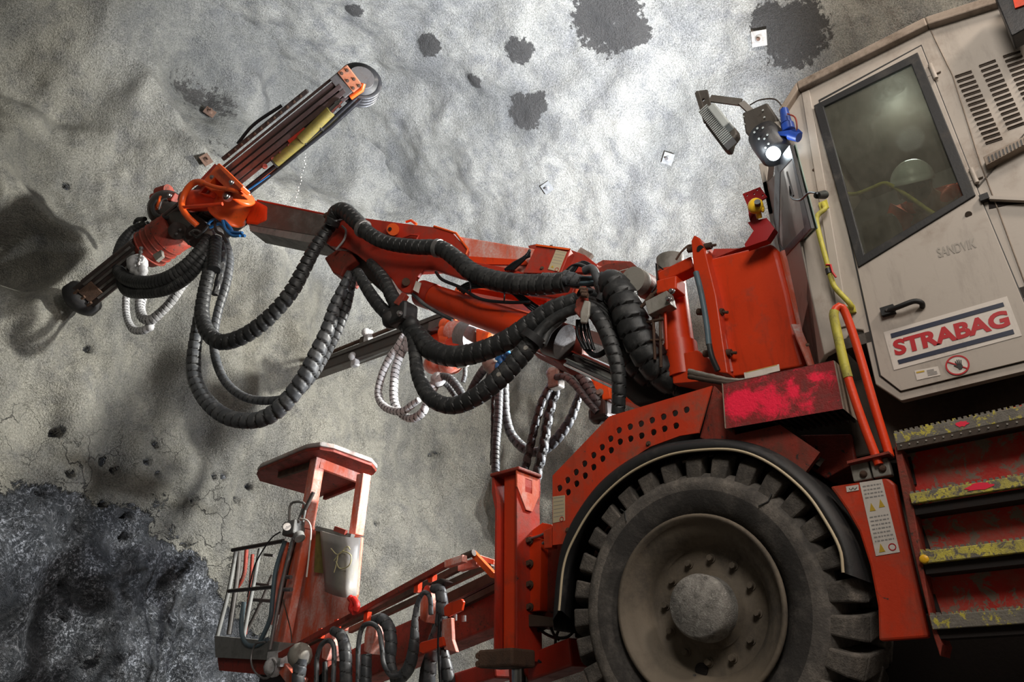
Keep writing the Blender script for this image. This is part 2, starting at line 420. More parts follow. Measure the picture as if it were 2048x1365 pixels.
shade_mottle = .9 * bump_at(X, Z, 400, 220, 1.25, .75, 1, -12) + .8 * bump_at(X, Z, 130, 210, .9, .22, 1, 12) + .6 * bump_at(X, Z, 60, 290, 1.0, .6, 1) + .5 * bump_at(X, Z, 560, 150, .9, .4, 1) + .6 * bump_at(X, Z, 30, 480, 1.0, .6, 1) + .5 * bump_at(X, Z, 880, 880, .5, 1.5, 1)  # shade of the face's relief put into its colour as soft dark patches
shade_mottle = np.clip(shade_mottle + .45 * fbm(P3 * .6, 4, 121) + .05, 0, 1); set_attr(front.data, 'shade_mottle', shade_mottle)
crk = np.exp(-((rockm - (-.25)) / .55) ** 2) + .5 * np.clip(fbm(P3 * .5, 2, 141) - .35, 0, 1); set_attr(front.data, 'cracked', np.clip(crk, 0, 1))
_FG = (xs, zs, Y.reshape(len(zs), len(xs)))
def face_hit(px, py):
    r = ray(px, py); y = FY
    for _ in range(12):
        p = CAM + r * ((y - CAM.y) / r.y)
        i = int(round((p.x - xs[0]) / .034)); j = int(round((p.z - zs[0]) / .034))
        y = _FG[2][min(max(j, 0), len(zs) - 1), min(max(i, 0), len(xs) - 1)]
    return CAM + r * ((y - CAM.y) / r.y)

# --- the vault with both side walls
per = 2 * (CZT + .6) + PI * RT
s_ = np.concatenate([np.arange(0, 9.0, .16), np.arange(9.0, per + .05, .055)])
ys = np.concatenate([np.arange(-9, -.5, .16), np.arange(-.5, FY + .6, .055)])
def prof(s):
    a = (s - (CZT + .6)) / RT
    x = np.where(s < CZT + .6, CXT - RT, np.where(a < PI, CXT - RT * np.cos(np.clip(a, 0, PI)), CXT + RT))
    z = np.where(s < CZT + .6, s - .6, np.where(a < PI, CZT + RT * np.sin(np.clip(a, 0, PI)), CZT - (s - (CZT + .6) - PI * RT)))
    nx = np.where(s < CZT + .6, 1., np.where(a < PI, np.cos(np.clip(a, 0, PI)), -1.)); nz = np.where((a > 0) & (a < PI), -np.sin(np.clip(a, 0, PI)), 0.)
    return x, z, nx, nz
SS, YY = np.meshgrid(s_, ys); SS = SS.ravel(); YY = YY.ravel(); x, z, nx, nz = prof(SS)
P3 = np.c_[x, YY, z]
dd = .22 * fbm(P3 * .5, 3, 81) + .09 * fbm(P3 * 1.5, 3, 91) + .016 * fbm(P3 * 6, 2, 95)
# rough coarse spray above the cab
near = np.clip((2.6 - YY) / 1.5, 0, 1); dd += near * .035 * fbm(P3 * 8, 2, 99)
def vault_hit(px, py):
    r = ray(px, py).normalized(); t = 1.0
    for _ in range(4000):
        p = CAM + r * t
        if arch_d(np.array(p.x), np.array(p.z)) < 0 or t > 30: break
        t += .02
    return p
STAINS = [(1215, 38, .60, .35), (1270, 62, .22, .2), (860, 88, .12, .22), (1040, 97, .24, .17), (950, 160, .09, .14), (1050, 222, .30, .24), (1075, 205, .2, .13), (1590, 68, .42, .36), (1540, 40, .25, .2), (710, 5, .2, .05)]
sv = np.zeros_like(x)
for px, py, ra, rb in STAINS:
    c = vault_hit(px, py); q = np.sqrt(((P3 - np.array(c)) ** 2).sum(1)); r0 = (ra + rb) / 2
    sv = np.maximum(sv, np.clip(1.25 - .5 * (q / r0) ** 2 * .9, 0, 1) * (q < 2.2 * r0))
dd += .05 * np.clip(sv * 2 - 1, 0, 1)
V = np.c_[x + nx * dd, YY, z + nz * dd]
vault = mesh_from('ceiling', V, grid_faces(len(s_), len(ys)), M_VAULT)
set_attr(vault.data, 'shade_mottle', np.clip(.45 * fbm(P3 * .8, 4, 131) + .05 + near * .3, 0, 1)); set_attr(vault.data, 'rock', x * 0); set_attr(vault.data, 'damp', sv * .75)  # on the vault this mask is a random mottle, darker over the cab
bpy.context.view_layer.update()
def lining_hit(px, py):
    r = ray(px, py).normalized(); best = None
    for o in (front, vault):
        ok, p, n, i = o.ray_cast(CAM, r)
        if ok and (best is None or (p - CAM).length < (best[0] - CAM).length): best = (p, n if n.dot(r) < 0 else -n)
    return best
fl = MB(); fl.add([(-5, -9, 0), (7, -9, 0), (7, 10, 0), (-5, 10, 0)], [(0, 1, 2, 3)])
M_MUD = worn('floor_mud', (.10, .09, .08), (.05, .045, .04), .5, .7, bump=.6, scale=2)
fo = fl.build('floor', M_MUD); fo['kind'] = 'structure'
# ------------------------------------------------------------------ rig materials
DUST = (.20, .17, .14)
M_ORANGE = worn('orange_paint', (.68, .048, .008), (.20, .05, .025), .24, .38, scale=5, chips=(.10, .035, .02), chip_amt=.70, bump=.10)
M_ORANGE_LIT = worn('lit_orange_paint', (.80, .11, .018), (.25, .10, .05), .25, .32, scale=6, bump=.05)  # same orange, its look under strong light put into the colour
M_ORANGE_DUSTY = worn('dusty_orange_paint', (.66, .11, .045), (.62, .50, .47), .66, .5, scale=5, streak=True, chips=(.12, .05, .04), chip_amt=.70)
M_ORANGE_C = worn('dusty_panel_paint', (.56, .042, .010), (.20, .075, .045), .50, .5, scale=4, chips=(.09, .04, .03), chip_amt=.66, bump=.12)
M_RED = worn('red_paint', (.42, .030, .014), (.13, .05, .035), .42, .45, scale=4, chips=(.05, .03, .025), chip_amt=.66)
M_REDRUST = worn('rusty_red_paint', (.26, .030, .016), (.09, .05, .035), .55, .6, scale=5, chips=(.035, .025, .02), chip_amt=.6, bump=.3)
M_STEPRED = worn('mud_splashed_red_paint', (.50, .024, .014), (.24, .165, .12), .60, .6, scale=3.2, bump=.3, chips=(.20, .15, .115), chip_amt=.555)
M_CREAM = worn('cream_paint', (.41, .365, .32), (.25, .20, .16), .34, .5, scale=3, var=.08, chips=(.10, .07, .05), chip_amt=.80, bump=.05)
M_CREAM_D = worn('grimy_cream_paint', (.30, .24, .19), (.10, .07, .05), .5, .6, scale=4, var=.15)
M_BROWN = worn('grimy_underbody', (.06, .042, .03), (.03, .024, .02), .5, .7, scale=4)
M_BLACK = worn('black_rubber', (.016, .016, .017), (.07, .062, .055), .35, .55, scale=7, bump=.1)
M_BLACKM = worn('black_metal', (.02, .02, .022), (.06, .05, .045), .3, .4, scale=8)
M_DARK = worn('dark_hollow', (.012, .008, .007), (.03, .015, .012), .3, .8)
M_TYRE = worn('dusty_tyre_rubber', (.085, .078, .072), (.21, .188, .165), .70, .85, scale=6, bump=.5, var=.35, spec=.2)
M_TYRE_I = worn('tyre_inner_sidewall', (.045, .042, .04), (.12, .11, .10), .55, .85, scale=6, bump=.4, var=.3, spec=.2)
M_TYRE_D = worn('tyre_tread_rubber', (.075, .068, .062), (.19, .168, .145), .70, .85, scale=8, bump=.8, var=.35, spec=.2)
M_RIM = worn('dusty_tan_rim', (.15, .122, .09), (.06, .052, .045), .55, .7, scale=3, bump=.2)
M_HUB = worn('scraped_grey_hub', (.34, .325, .30), (.05, .047, .045), .60, .75, scale=13, bump=1, chips=(.40, .39, .36), chip_amt=.57, var=.4)
M_HOSE = worn('spiral_wrap_black', (.020, .021, .022), (.085, .085, .082), .40, .48, scale=7, bump=.12)
M_HOSE_G = worn('spiral_wrap_grey', (.060, .064, .070), (.16, .16, .16), .45, .42, scale=9, bump=.12)
M_HOSE_W = worn('shotcrete_crusted_wrap', (.50, .50, .51), (.10, .10, .10), .42, .6, scale=14, bump=.5)
M_CABLE = worn('black_cable', (.012, .013, .016), (.05, .05, .05), .2, .35)
M_BLUE = worn('blue_hose', (.02, .16, .42), (.03, .05, .08), .3, .4)
M_TEAL = worn('grey_blue_hose', (.10, .15, .18), (.08, .08, .08), .3, .45)
M_STEEL = worn('worn_steel', (.26, .25, .25), (.10, .08, .07), .45, .38, metal=.7, scale=9)
M_FEED = worn('feed_rail_steel', (.13, .09, .085), (.07, .06, .06), .45, .32, metal=.55, scale=9, chips=(.05, .03, .025), chip_amt=.66)
M_DKSTEEL = worn('oily_dark_steel', (.045, .035, .032), (.09, .05, .04), .4, .38, metal=.3, scale=9)
M_TELE = worn('dusty_telescope_steel', (.075, .068, .062), (.15, .14, .13), .5, .55, metal=.2, scale=5)
M_TELE_L = worn('dry_dusty_steel', (.20, .20, .19), (.11, .11, .105), .5, .6, metal=.1, scale=5)
M_CHROME = worn('chrome_rod', (.62, .62, .64), (.2, .2, .2), .2, .12, metal=1, bump=0)
M_CAPG = worn('primer_grey_cap', (.27, .255, .225), (.13, .11, .09), .4, .5, scale=8)
M_RUST = worn('rusty_iron', (.10, .055, .035), (.04, .03, .025), .5, .8, scale=10, bump=.6)
M_YEL = worn('yellow_paint', (.50, .45, .06), (.14, .12, .06), .46, .5, scale=12, chips=(.10, .07, .04), chip_amt=.70)
M_YELO = worn('amber_plastic', (.75, .42, .02), (.3, .15, .02), .15, .35)
M_YELFIT = worn('yellow_hose_fitting', (.20, .165, .04), (.10, .09, .04), .45, .5, scale=14)
M_BLUEP = worn('blue_plastic_plug', (.02, .06, .30), (.02, .03, .06), .25, .35)
M_WHITE = worn('white_sticker', (.62, .57, .52), (.35, .3, .26), .25, .5, scale=5, var=.05, bump=0)
M_SHEET = worn('grey_guard_sheet', (.30, .285, .27), (.40, .38, .30), .45, .42, metal=0, scale=4, var=.15)
M_ALU = worn('white_lamp_housing', (.42, .45, .44), (.15, .15, .15), .3, .4, scale=12)
M_SLATE = worn('slate_bracket_steel', (.085, .075, .065), (.13, .12, .11), .4, .5, metal=.3)
def flat(name, c, rough=.5):
    m, nt, b = new_mat(name); b.inputs['Base Color'].default_value = tuple(c) + (1,); b.inputs['Roughness'].default_value = rough; return m
M_SIGNRED = flat('sign_red', (.42, .006, .012)); M_NAVY = flat('sign_navy', (.012, .018, .045)); M_INK = flat('print_ink', (.02, .02, .02))
M_GREYINK = flat('faded_print', (.26, .25, .24)); M_GHOST = flat('rubbed_lettering', (.30, .27, .235)); M_WARN = flat('warning_amber', (.50, .33, .03))
M_REDTAPE = flat('red_tape', (.5, .02, .02)); M_PIPE = flat('cream_piping', (.48, .40, .27), .6); M_BLUESIGN = flat('sign_blue', (.02, .10, .38))
M_REDROPE = flat('red_rope', (.65, .02, .012)); M_SKIN = flat('skin', (.42, .24, .17)); M_HAIR = flat('hair', (.03, .02, .015))
M_HELMET = flat('white_helmet', (.55, .57, .54), .35); M_HIVIS = flat('orange_workwear', (.80, .10, .02), .8)
def lamp_mat(name, c, s):
    m, nt, b = new_mat(name); b.inputs['Base Color'].default_value = (.8, .8, .8, 1); b.inputs['Emission Color'].default_value = tuple(c) + (1,); b.inputs['Emission Strength'].default_value = s; return m
M_LED = lamp_mat('lamp_lens_lit', (.80, .93, 1), 30)
def glass(name, tint, dust, amt):
    m, nt, b = new_mat(name); nt.nodes.remove(b); out = nt.nodes['Material Output']
    co = nt.nodes.new('ShaderNodeNewGeometry').outputs['Position']
    tr = nt.nodes.new('ShaderNodeBsdfTransparent'); tr.inputs[0].default_value = tuple(tint) + (1,)
    gl = nt.nodes.new('ShaderNodeBsdfGlossy'); gl.inputs['Roughness'].default_value = .06
    df = nt.nodes.new('ShaderNodeBsdfDiffuse'); df.inputs[0].default_value = tuple(dust) + (1,)
    fr = nt.nodes.new('ShaderNodeFresnel'); fr.inputs[0].default_value = 1.45
    m1 = nt.nodes.new('ShaderNodeMixShader'); nt.links.new(fr.outputs[0], m1.inputs[0]); nt.links.new(tr.outputs[0], m1.inputs[1]); nt.links.new(gl.outputs[0], m1.inputs[2])
    nn = noise_n(nt, co, 7, 9, .75, .3, (1, 1, .5)); r = ramp(nt, nn, [(.30, (amt * .45,) * 3), (.7, (min(1, amt * 1.5),) * 3)])
    m2 = nt.nodes.new('ShaderNodeMixShader'); nt.links.new(r.outputs[0], m2.inputs[0]); nt.links.new(m1.outputs[0], m2.inputs[1]); nt.links.new(df.outputs[0], m2.inputs[2])
    nt.links.new(m2.outputs[0], out.inputs[0]); return m
M_GLASS = glass('dusty_cab_glass', (.80, .83, .78), (.20, .19, .16), .20)
M_GLASS2 = glass('greenish_front_glass', (.72, .85, .76), (.36, .46, .40), .75)
def step_mat(name, red=False):
    """grey dirty tread nose with worn yellow paint and a splash of red marker paint"""
    m = worn(name, (.52, .45, .07), (.14, .125, .11), .60, .6, scale=9, bump=.4, var=.25, chips=(.13, .115, .095), chip_amt=.53); return m
M_STEPY = step_mat('worn_yellow_tread_paint')
M_STEPG = worn('dirty_grey_tread', (.17, .155, .13), (.10, .09, .08), .45, .7, scale=6, bump=.4, chips=(.44, .38, .06), chip_amt=.555)
M_MARK = flat('pink_red_marker_paint', (.75, .012, .05))
def pinkbox():
    m = worn('pink_sprayed_rusty_steel', (.26, .02, .02), (.10, .06, .05), .45, .6, scale=6, bump=.4)
    nt = m.node_tree; b = nt.nodes['Principled BSDF']; co = nt.nodes.new('ShaderNodeNewGeometry').outputs['Position']
    src = b.inputs['Base Color'].links[0].from_socket
    sep = nt.nodes.new('ShaderNodeSeparateXYZ'); nt.links.new(co, sep.inputs[0])
    at = nt.nodes.new('ShaderNodeAttribute'); at.attribute_name = 'spray'
    n = noise_n(nt, co, 9, 9, .78, .6); a = nt.nodes.new('ShaderNodeMath'); a.operation = 'MULTIPLY_ADD'
    nt.links.new(n, a.inputs[0]); a.inputs[1].default_value = 1.6; nt.links.new(at.outputs['Fac'], a.inputs[2])
    r = ramp(nt, a.outputs[0], [(.93, (0, 0, 0)), (1.0, (1, 1, 1))]); r.color_ramp.elements[0].position = .72; r.color_ramp.elements[1].position = .98
    nt.links.new(mixc(nt, r.outputs[0], src, (.95, .012, .06)), b.inputs['Base Color']); return m
M_PINK = pinkbox()

RIG = thing('drilling_rig', (1.25, 0.5, 0), 'orange-red tunnel drilling rig with cream cab, hose-draped booms and a railed work basket', 'drilling rig')

def px_r(p, r): return r * (p - CAM).dot(_F) / FOC           # pixels of the photograph -> metres at that point
def poly(pl, pts): return [pl.at(x, y) for x, y in pts]
XP = lambda x: Plane((x, 0, 0), (1, 0, 0))
def circle(c, ax1, ax2, r, n=20): return [c + ax1 * (math.cos(2 * PI * k / n) * r) + ax2 * (math.sin(2 * PI * k / n) * r) for k in range(n)]
VY, VZ, VX = Vector((0, 1, 0)), Vector((0, 0, 1)), Vector((1, 0, 0))

def quad_map(P):   # P = TL, TR, BR, BL 3D points -> f(u, v) with u to the right and v up
    return lambda u, v: (P[3] * (1 - u) + P[2] * u) * (1 - v) + (P[0] * (1 - u) + P[1] * u) * v
def text_mesh(txt, f, n, thick, bold=.0, squash=1.0):
    cu = bpy.data.curves.new('t', 'FONT'); cu.body = txt; cu.offset = bold; cu.resolution_u = 4
    o = bpy.data.objects.new('t', cu); COL.objects.link(o)
    dg = bpy.context.evaluated_depsgraph_get(); dg.update()
    me = bpy.data.meshes.new_from_object(o.evaluated_get(dg))
    vs = [v.co.copy() for v in me.vertices]; fs = [tuple(p.vertices) for p in me.polygons]
    bpy.data.objects.remove(o); bpy.data.curves.remove(cu); bpy.data.meshes.remove(me)
    x0 = min(v.x for v in vs); x1 = max(v.x for v in vs); y0 = min(v.y for v in vs); y1 = max(v.y for v in vs)
    mb = MB(); n = Vector(n) * thick
    mb.add([f((v.x - x0) / (x1 - x0), (v.y - y0) / (y1 - y0)) + n for v in vs], fs); return mb
def strip(f, u0, v0, u1, v1, n, thick, mb=None):
    mb = mb or MB(); n = Vector(n) * thick; c = [f(u0, v0), f(u1, v0), f(u1, v1), f(u0, v1)]
    mb.hexa([p for p in c] + [p + n for p in c]); return mb
def decal(parent, P, n, name='sticker', rows=9, triangles=((.25, .55), (.7, .55)), ring=True, header=None, label=None, mat=None):
    """a printed safety label: white sheet, rows of small print (greeked bars), warning triangles, ring sign"""
    n = Vector(n).normalized(); f = quad_map(P); sh = strip(f, 0, 0, 1, 1, n, .0015).build(name, mat or M_WHITE, parent, label=label)
    rnd = random.Random(int(P[0].x * 1000)); ink = MB()
    for i in range(rows):
        v = .94 - .86 * i / rows
        if any(abs(v - t[1]) < .07 for t in triangles): continue
        u = .10
        while u < .86:
            l = rnd.uniform(.05, .16); strip(f, u, v - .012, min(.9, u + l), v + .006, n, .0024, ink); u += l + .04
    if rows: ink.build('small_print', M_GREYINK, sh)
    wt = MB()
    for (u, v) in triangles:
        h = .07; a = [f(u - .13, v - h * .6), f(u + .13, v - h * .6), f(u, v + h)]; wt.plate([p + n * .0032 for p in a], .003, -n)
    if triangles: wt.build('warning_triangle', M_WARN, sh)
    if ring:
        c = f(.75, .08); e1 = (f(1, .08) - f(0, .08)).normalized(); e2 = n.cross(e1); r = (f(1, 0) - f(0, 0)).length * .16
        mb = MB(); mb.plate([p + n * .0032 for p in circle(c, e1, e2, r)], .003, -n, [[p + n * .0032 for p in circle(c, e1, e2, r * .75)]])
        mb.build('prohibition_ring', M_SIGNRED, sh)
    if header: strip(f, .05, .9, .95, .98, n, .0024).build('header_bar', header, sh)
    return sh
# ------------------------------------------------------------------ front wheel
WC = AX(1394, 1213, 0.0); WX = 0.0
def wp(x, r, a): return Vector((x, WC.y + math.cos(a) * r, WC.z + math.sin(a) * r))
ty = MB(); ty.lathe((0, WC.y, WC.z), (1, 0, 0), [(.20, .40), (.07, .445), (.035, .47), (.005, .50), (-.015, .535), (-.028, .60), (-.030, .635), (-.026, .655), (-.016, .672), (-.006, .678), (.01, .69), (.04, .705), (.08, .715), (.25, .735), (.44, .715), (.50, .69), (.52, .6), (.47, .47), (.45, .42)], 72, False)
for i_ in range(72 * 4, 72 * 5): ty.mi[i_] = 1
for i_ in range(0, 72 * 4): ty.mi[i_] = 1
tyre = ty.build('tyre', [M_TYRE, M_TYRE_I], RIG)
tr = MB(); NL = 30
for side in (0, 1):
    for k in range(NL):
        a = 2 * PI * (k + .5 * side) / NL; da = 2 * PI / NL * .36; sk = -.10
        def cx(x): return x if not side else .5 - x
        for (x0, x1, w0, w1, s0, s1, r0, r1) in ((-.012, .07, .86, .98, 0, .12, .775, .825), (.07, .29, .98, .74, .12, 1, .825, .85)):
            P = []
            for R0, R1 in ((.655 if x0 < .05 else .69, .70), (r0, r1)):
                for x, ww, s, r in ((x0, w0, s0, R0), (x1, w1, s1, R1)):
                    for sg in (-1, 1):
                        P.append(wp(cx(x), r, a + sk * s + sg * da * ww))
            tr.hexa([P[0], P[1], P[3], P[2], P[4], P[5], P[7], P[6]])
tr.build('tread', M_TYRE_D, tyre, bevel=.010, bseg=2)
br = MB()
for a in (2.35, 0.95): br.tube([wp(-.020, .70, a), wp(-.032, .66, a + .02), wp(-.037, .61, a - .02)], .004, 6)
br.build('rubber_crack', M_INK, tyre)
rim = MB().lathe((0, WC.y, WC.z), (1, 0, 0), [(.06, .43), (-.005, .475), (-.022, .47), (-.020, .452), (.012, .440), (.03, .41), (.05, .38), (.11, .335), (.15, .325), (.155, .20), (.13, .195), (.12, .165), (.05, .16), (.045, .0)], 72, False).build('rim', M_RIM, RIG, label='dusty tan steel rim')
hub = MB().lathe((0, WC.y, WC.z), (1, 0, 0), [(.13, .17), (.02, .165), (.0, .158), (-.012, .148), (-.012, .0)], 48, False)
hubo = hub.build('hub_cap', M_HUB, rim, label='scraped grey round hub cap')
for k in range(12):
    a = 2 * PI * (k + .3) / 12; MB().bolt(wp(.155, .262, a), (-1, 0, 0), .018, .035).build('wheel_nut', M_RIM, rim)
MB().cyl(wp(.16, .365 - .06, -1.28), wp(.14, .305, -1.28), .035, seg=16).build('vent_hole', M_DARK, rim)
MB().cyl(wp(.10, .34, -1.24), wp(.15, .34, -1.24), .008, seg=8).build('valve', M_STEEL, rim)
# rear face of the wheel: axle end and brake housing
MB().cyl((.12, WC.y, WC.z), (1.2, WC.y, WC.z), .13).build('axle', M_BROWN, RIG)

MB().box((.42, .55, .40), (.05, 1.3, .66)).build('dark_gap_sheet', M_DARK, RIG, bevel=.01)  # dark sheet added to close the pale gap between wheel and steps
# ------------------------------------------------------------------ rubber wheel arch with cream piping
OUT = [(1108, 1262), (1114, 1165), (1122, 1095), (1150, 1030), (1205, 957), (1290, 900), (1395, 879), (1495, 885), (1580, 921), (1650, 984), (1703, 1065), (1738, 1165)]
INN = [(1118, 1222), (1128, 1130), (1152, 1070), (1192, 1008), (1255, 950), (1330, 913), (1410, 900), (1480, 903), (1545, 931), (1610, 985), (1652, 1045), (1680, 1100), (1686, 1146)]
so = spline(poly(XP(.03), OUT), .03); si = spline(poly(XP(-.05), INN), .03)
K = 70
def samp(l, t): x = t * (len(l) - 1); i = min(int(x), len(l) - 2); return l[i].lerp(l[i + 1], x - i)
ar = MB(); vs = []
for k in range(K + 1):
    t = k / K; a, b = samp(so, t), samp(si, t); m = (a + b) / 2 + Vector((-.035, 0, 0))
    vs += [a, m, b, b + Vector((.03, 0, 0)), a + Vector((.35, 0, 0))]
ar.add(vs, [(i * 5 + j, i * 5 + (j + 1) % 5, (i + 1) * 5 + (j + 1) % 5, (i + 1) * 5 + j) for i in range(K) for j in range(5)], True)
arch = ar.build('wheel_arch', M_BLACK, RIG, label='black rubber wheel arch flare')
pip = spline(poly(XP(-.056), INN[:13]), .03)
MB().tube(pip, .0075, 8).build('piping', M_PIPE, arch)

# ------------------------------------------------------------------ perforated panel ahead of the arch
PX = XP(.0)
ol = poly(PX, [(1105, 952), (1219, 833), (1424, 772), (1397, 866), (1360, 872), (1300, 894), (1245, 930), (1195, 980), (1160, 1030), (1140, 1070), (1131, 1088), (1105, 1091)])
hp = [(1373, 820), (1350, 827), (1327, 834), (1304, 841), (1282, 848), (1260, 854), (1238, 861), (1221, 878), (1204, 895), (1187, 911), (1169, 928), (1152, 945), (1135, 961), (1119, 977),
      (1352, 852), (1329, 858), (1307, 865), (1283, 872), (1261, 878), (1240, 884), (1222, 901), (1205, 918), (1187, 935), (1170, 952), (1153, 968), (1136, 985)]
hl = []
for h in hp: c = PX.at(*h); hl.append(circle(c, VY, VZ, px_r(c, 6.9), 14))
pan = MB().plate(ol, .012, VX, hl).build('perforated_panel', M_ORANGE_C, RIG, label='orange side panel with two rows of round holes')
for b_ in ((1297, 888), (1136, 1061)): MB().bolt(PX.at(*b_), -VX, .012, .012).build('bolt', M_RUST, pan)
decal(pan, poly(PX, [(1106, 994), (1130, 991), (1130, 1042), (1106, 1047)]), -VX, rows=6, triangles=(), ring=True, mat=flat('yellowed_label', (.45, .38, .25)))
# dark carrier body behind (frame, wheel well)
cb = MB(); cb.box((1.45, -.4, 1.15), (1.6, 7.0, .75)); cb.box((.95, .3, 1.72), (1.25, 3.0, .42)); cb.box((.62, 1.85, 1.62), (.1, 1.9, .5))
cb.box((1.7, -2.6, .5), (1.7, 7.2, .6)); cb.box((1.2, -.9, 1.0), (1.6, 3.0, .5)); cb.build('chassis', M_BROWN, RIG, bevel=.01)
ch2 = MB(); ch2.plate(poly(XP(.06), [(1428, 772), (1455, 800), (1470, 870), (1560, 850), (1640, 905), (1600, 960), (1500, 900), (1400, 876)]), .03, VX)
ch2.build('wheel_well_plate', M_REDRUST, RIG)
bk = MB(); bk.plate(poly(XP(.30), [(1600, 870), (1702, 868), (1712, 925), (1652, 958), (1612, 935)]), .25, VX); bk.build('frame_bracket', M_REDRUST, RIG, bevel=.008)
bk = MB(); bk.beam(AX(1540, 862, .12), AX(1642, 930, .25), .05, .05); bk.beam(AX(1560, 845, .1), AX(1630, 925, .2), .012, .07); bk.build('frame_brace', M_BROWN, RIG)

# ------------------------------------------------------------------ sprayed step box beside the arch
SPX = -.02
F1 = poly(XP(SPX), [(1446, 768), (1667, 721), (1686, 818), (1452, 858)])
sb = MB(); n1, n2 = 40, 16; f = quad_map(F1); vs = [f(i / n1, j / n2) for j in range(n2 + 1) for i in range(n1 + 1)]
sb.add(vs, [(j * (n1 + 1) + i, j * (n1 + 1) + i + 1, (j + 1) * (n1 + 1) + i + 1, (j + 1) * (n1 + 1) + i) for j in range(n2) for i in range(n1)])
so_ = sb.build('step_box', M_PINK, RIG, label='rusty step box sprayed with bright pink marker paint')
sv_ = [max(math.exp(-((i / n1 - .18) / .17) ** 2 - ((j / n2 - .5) / .32) ** 2), .85 * math.exp(-((i / n1 - .62) / .07) ** 2 - ((j / n2 - .55) / .30) ** 2), .9 * math.exp(-((i / n1 - .85) / .11) ** 2 - ((j / n2 - .74) / .10) ** 2), .55 * math.exp(-((i / n1 - .45) / .3) ** 2 - ((j / n2 - .35) / .35) ** 2)) * .55 - .16 for j in range(n2 + 1) for i in range(n1 + 1)]
set_attr(so_.data, 'spray', sv_)
sbb = MB(); D_ = Vector((.24, 0, 0)); t_ = .006
TL, TR, BR, BL = F1
for a, b in ((TL, TR), (TR, BR), (BL, TL)): sbb.hexa([a, b, b + D_, a + D_] + [p - Vector((0, t_, t_)) * (1 if a is not BL else -1) for p in (a, b, b + D_, a + D_)])
sbb.build('box_wall', M_CREAM_D, so_)
sr = MB()
for k in range(11):
    u = .42 + .055 * k; a = BL.lerp(BR, u); sr.beam(a + Vector((.01, 0, .01)), a + D_ + Vector((0, 0, .01)), .012, .02)
sr.hexa([BL + Vector((.01, 0, .03)), BR + Vector((.01, 0, .03)), BR + D_ + Vector((0, 0, .03)), BL + D_ + Vector((0, 0, .03))] + [p + Vector((0, 0, .02)) for p in (BL, BR, BR + D_, BL + D_)])
sr.build('ribbed_underside', M_BLACKM, so_)
st = poly(XP(.12), [(1488, 746), (1558, 729), (1560, 742), (1490, 758)])
decal(RIG, st, -VX, rows=0, triangles=(), ring=False, header=M_WARN, name='warning_label')

# ------------------------------------------------------------------ boarding steps
pn = MB(); o1 = poly(XP(.0), [(1659, 974), (1777, 957), (1790, 968), (1835, 1170), (1858, 1276), (1757, 1283), (1755, 1214), (1739, 1131), (1718, 1065), (1694, 1023), (1673, 992)])
pn.plate(o1, .05, VX); sp_ = pn.build('step_side_panel', M_ORANGE_C, RIG, bevel=.012)
decal(sp_, poly(XP(-.001), [(1719, 966), (1764, 959), (1800, 1105), (1752, 1113)]), -VX, rows=16, triangles=((.3, .63), (.72, .66), (.3, .08)), label='long white safety label with warning triangles')
tg = strip(quad_map(poly(XP(-.001), [(1692, 974), (1717, 970), (1718, 981), (1694, 985)])), 0, 0, 1, 1, -VX, .002).build('small_tag', M_WHITE, sp_)
MB().tube([XP(-.006).at(1698 + 4 * i, 979 - i * .6 + (2 if i % 2 else -2)) for i in range(5)], .0012, 5).build('handwriting', M_INK, tg)
lb = MB()
for a, b in (((1706, 932), (1743, 961)), ((1745, 924), (1783, 953))):
    c = (AX(a[0], a[1], .02) + AX(b[0], b[1], .02)) / 2; lb.box(c, (.05, abs(AX(a[0], a[1], .02).y - AX(b[0], a[1], .02).y), .085))
la = lb.build('latch_block', M_CAPG, RIG, bevel=.006); lk = MB()
for c in ((1727, 949), (1765, 938)): lk.ball(AX(c[0], c[1], -.005), .018, 12)
lk.build('latch_knob', M_RUST, la); MB().beam(AX(1700, 930, .0), AX(1783, 910, .0), .09, .012).build('latch_cover', M_REDRUST, la)
TRD = [((1787, 870), (2060, 805), (1793, 890), (2060, 832)), ((1818, 988), (2060, 948), (1821, 1009), (2060, 970)), ((1839, 1108), (2060, 1073), (1841, 1128), (2060, 1104)), ((1859, 1236), (2060, 1211), (1863, 1259), (2060, 1248))]
SX = -.10
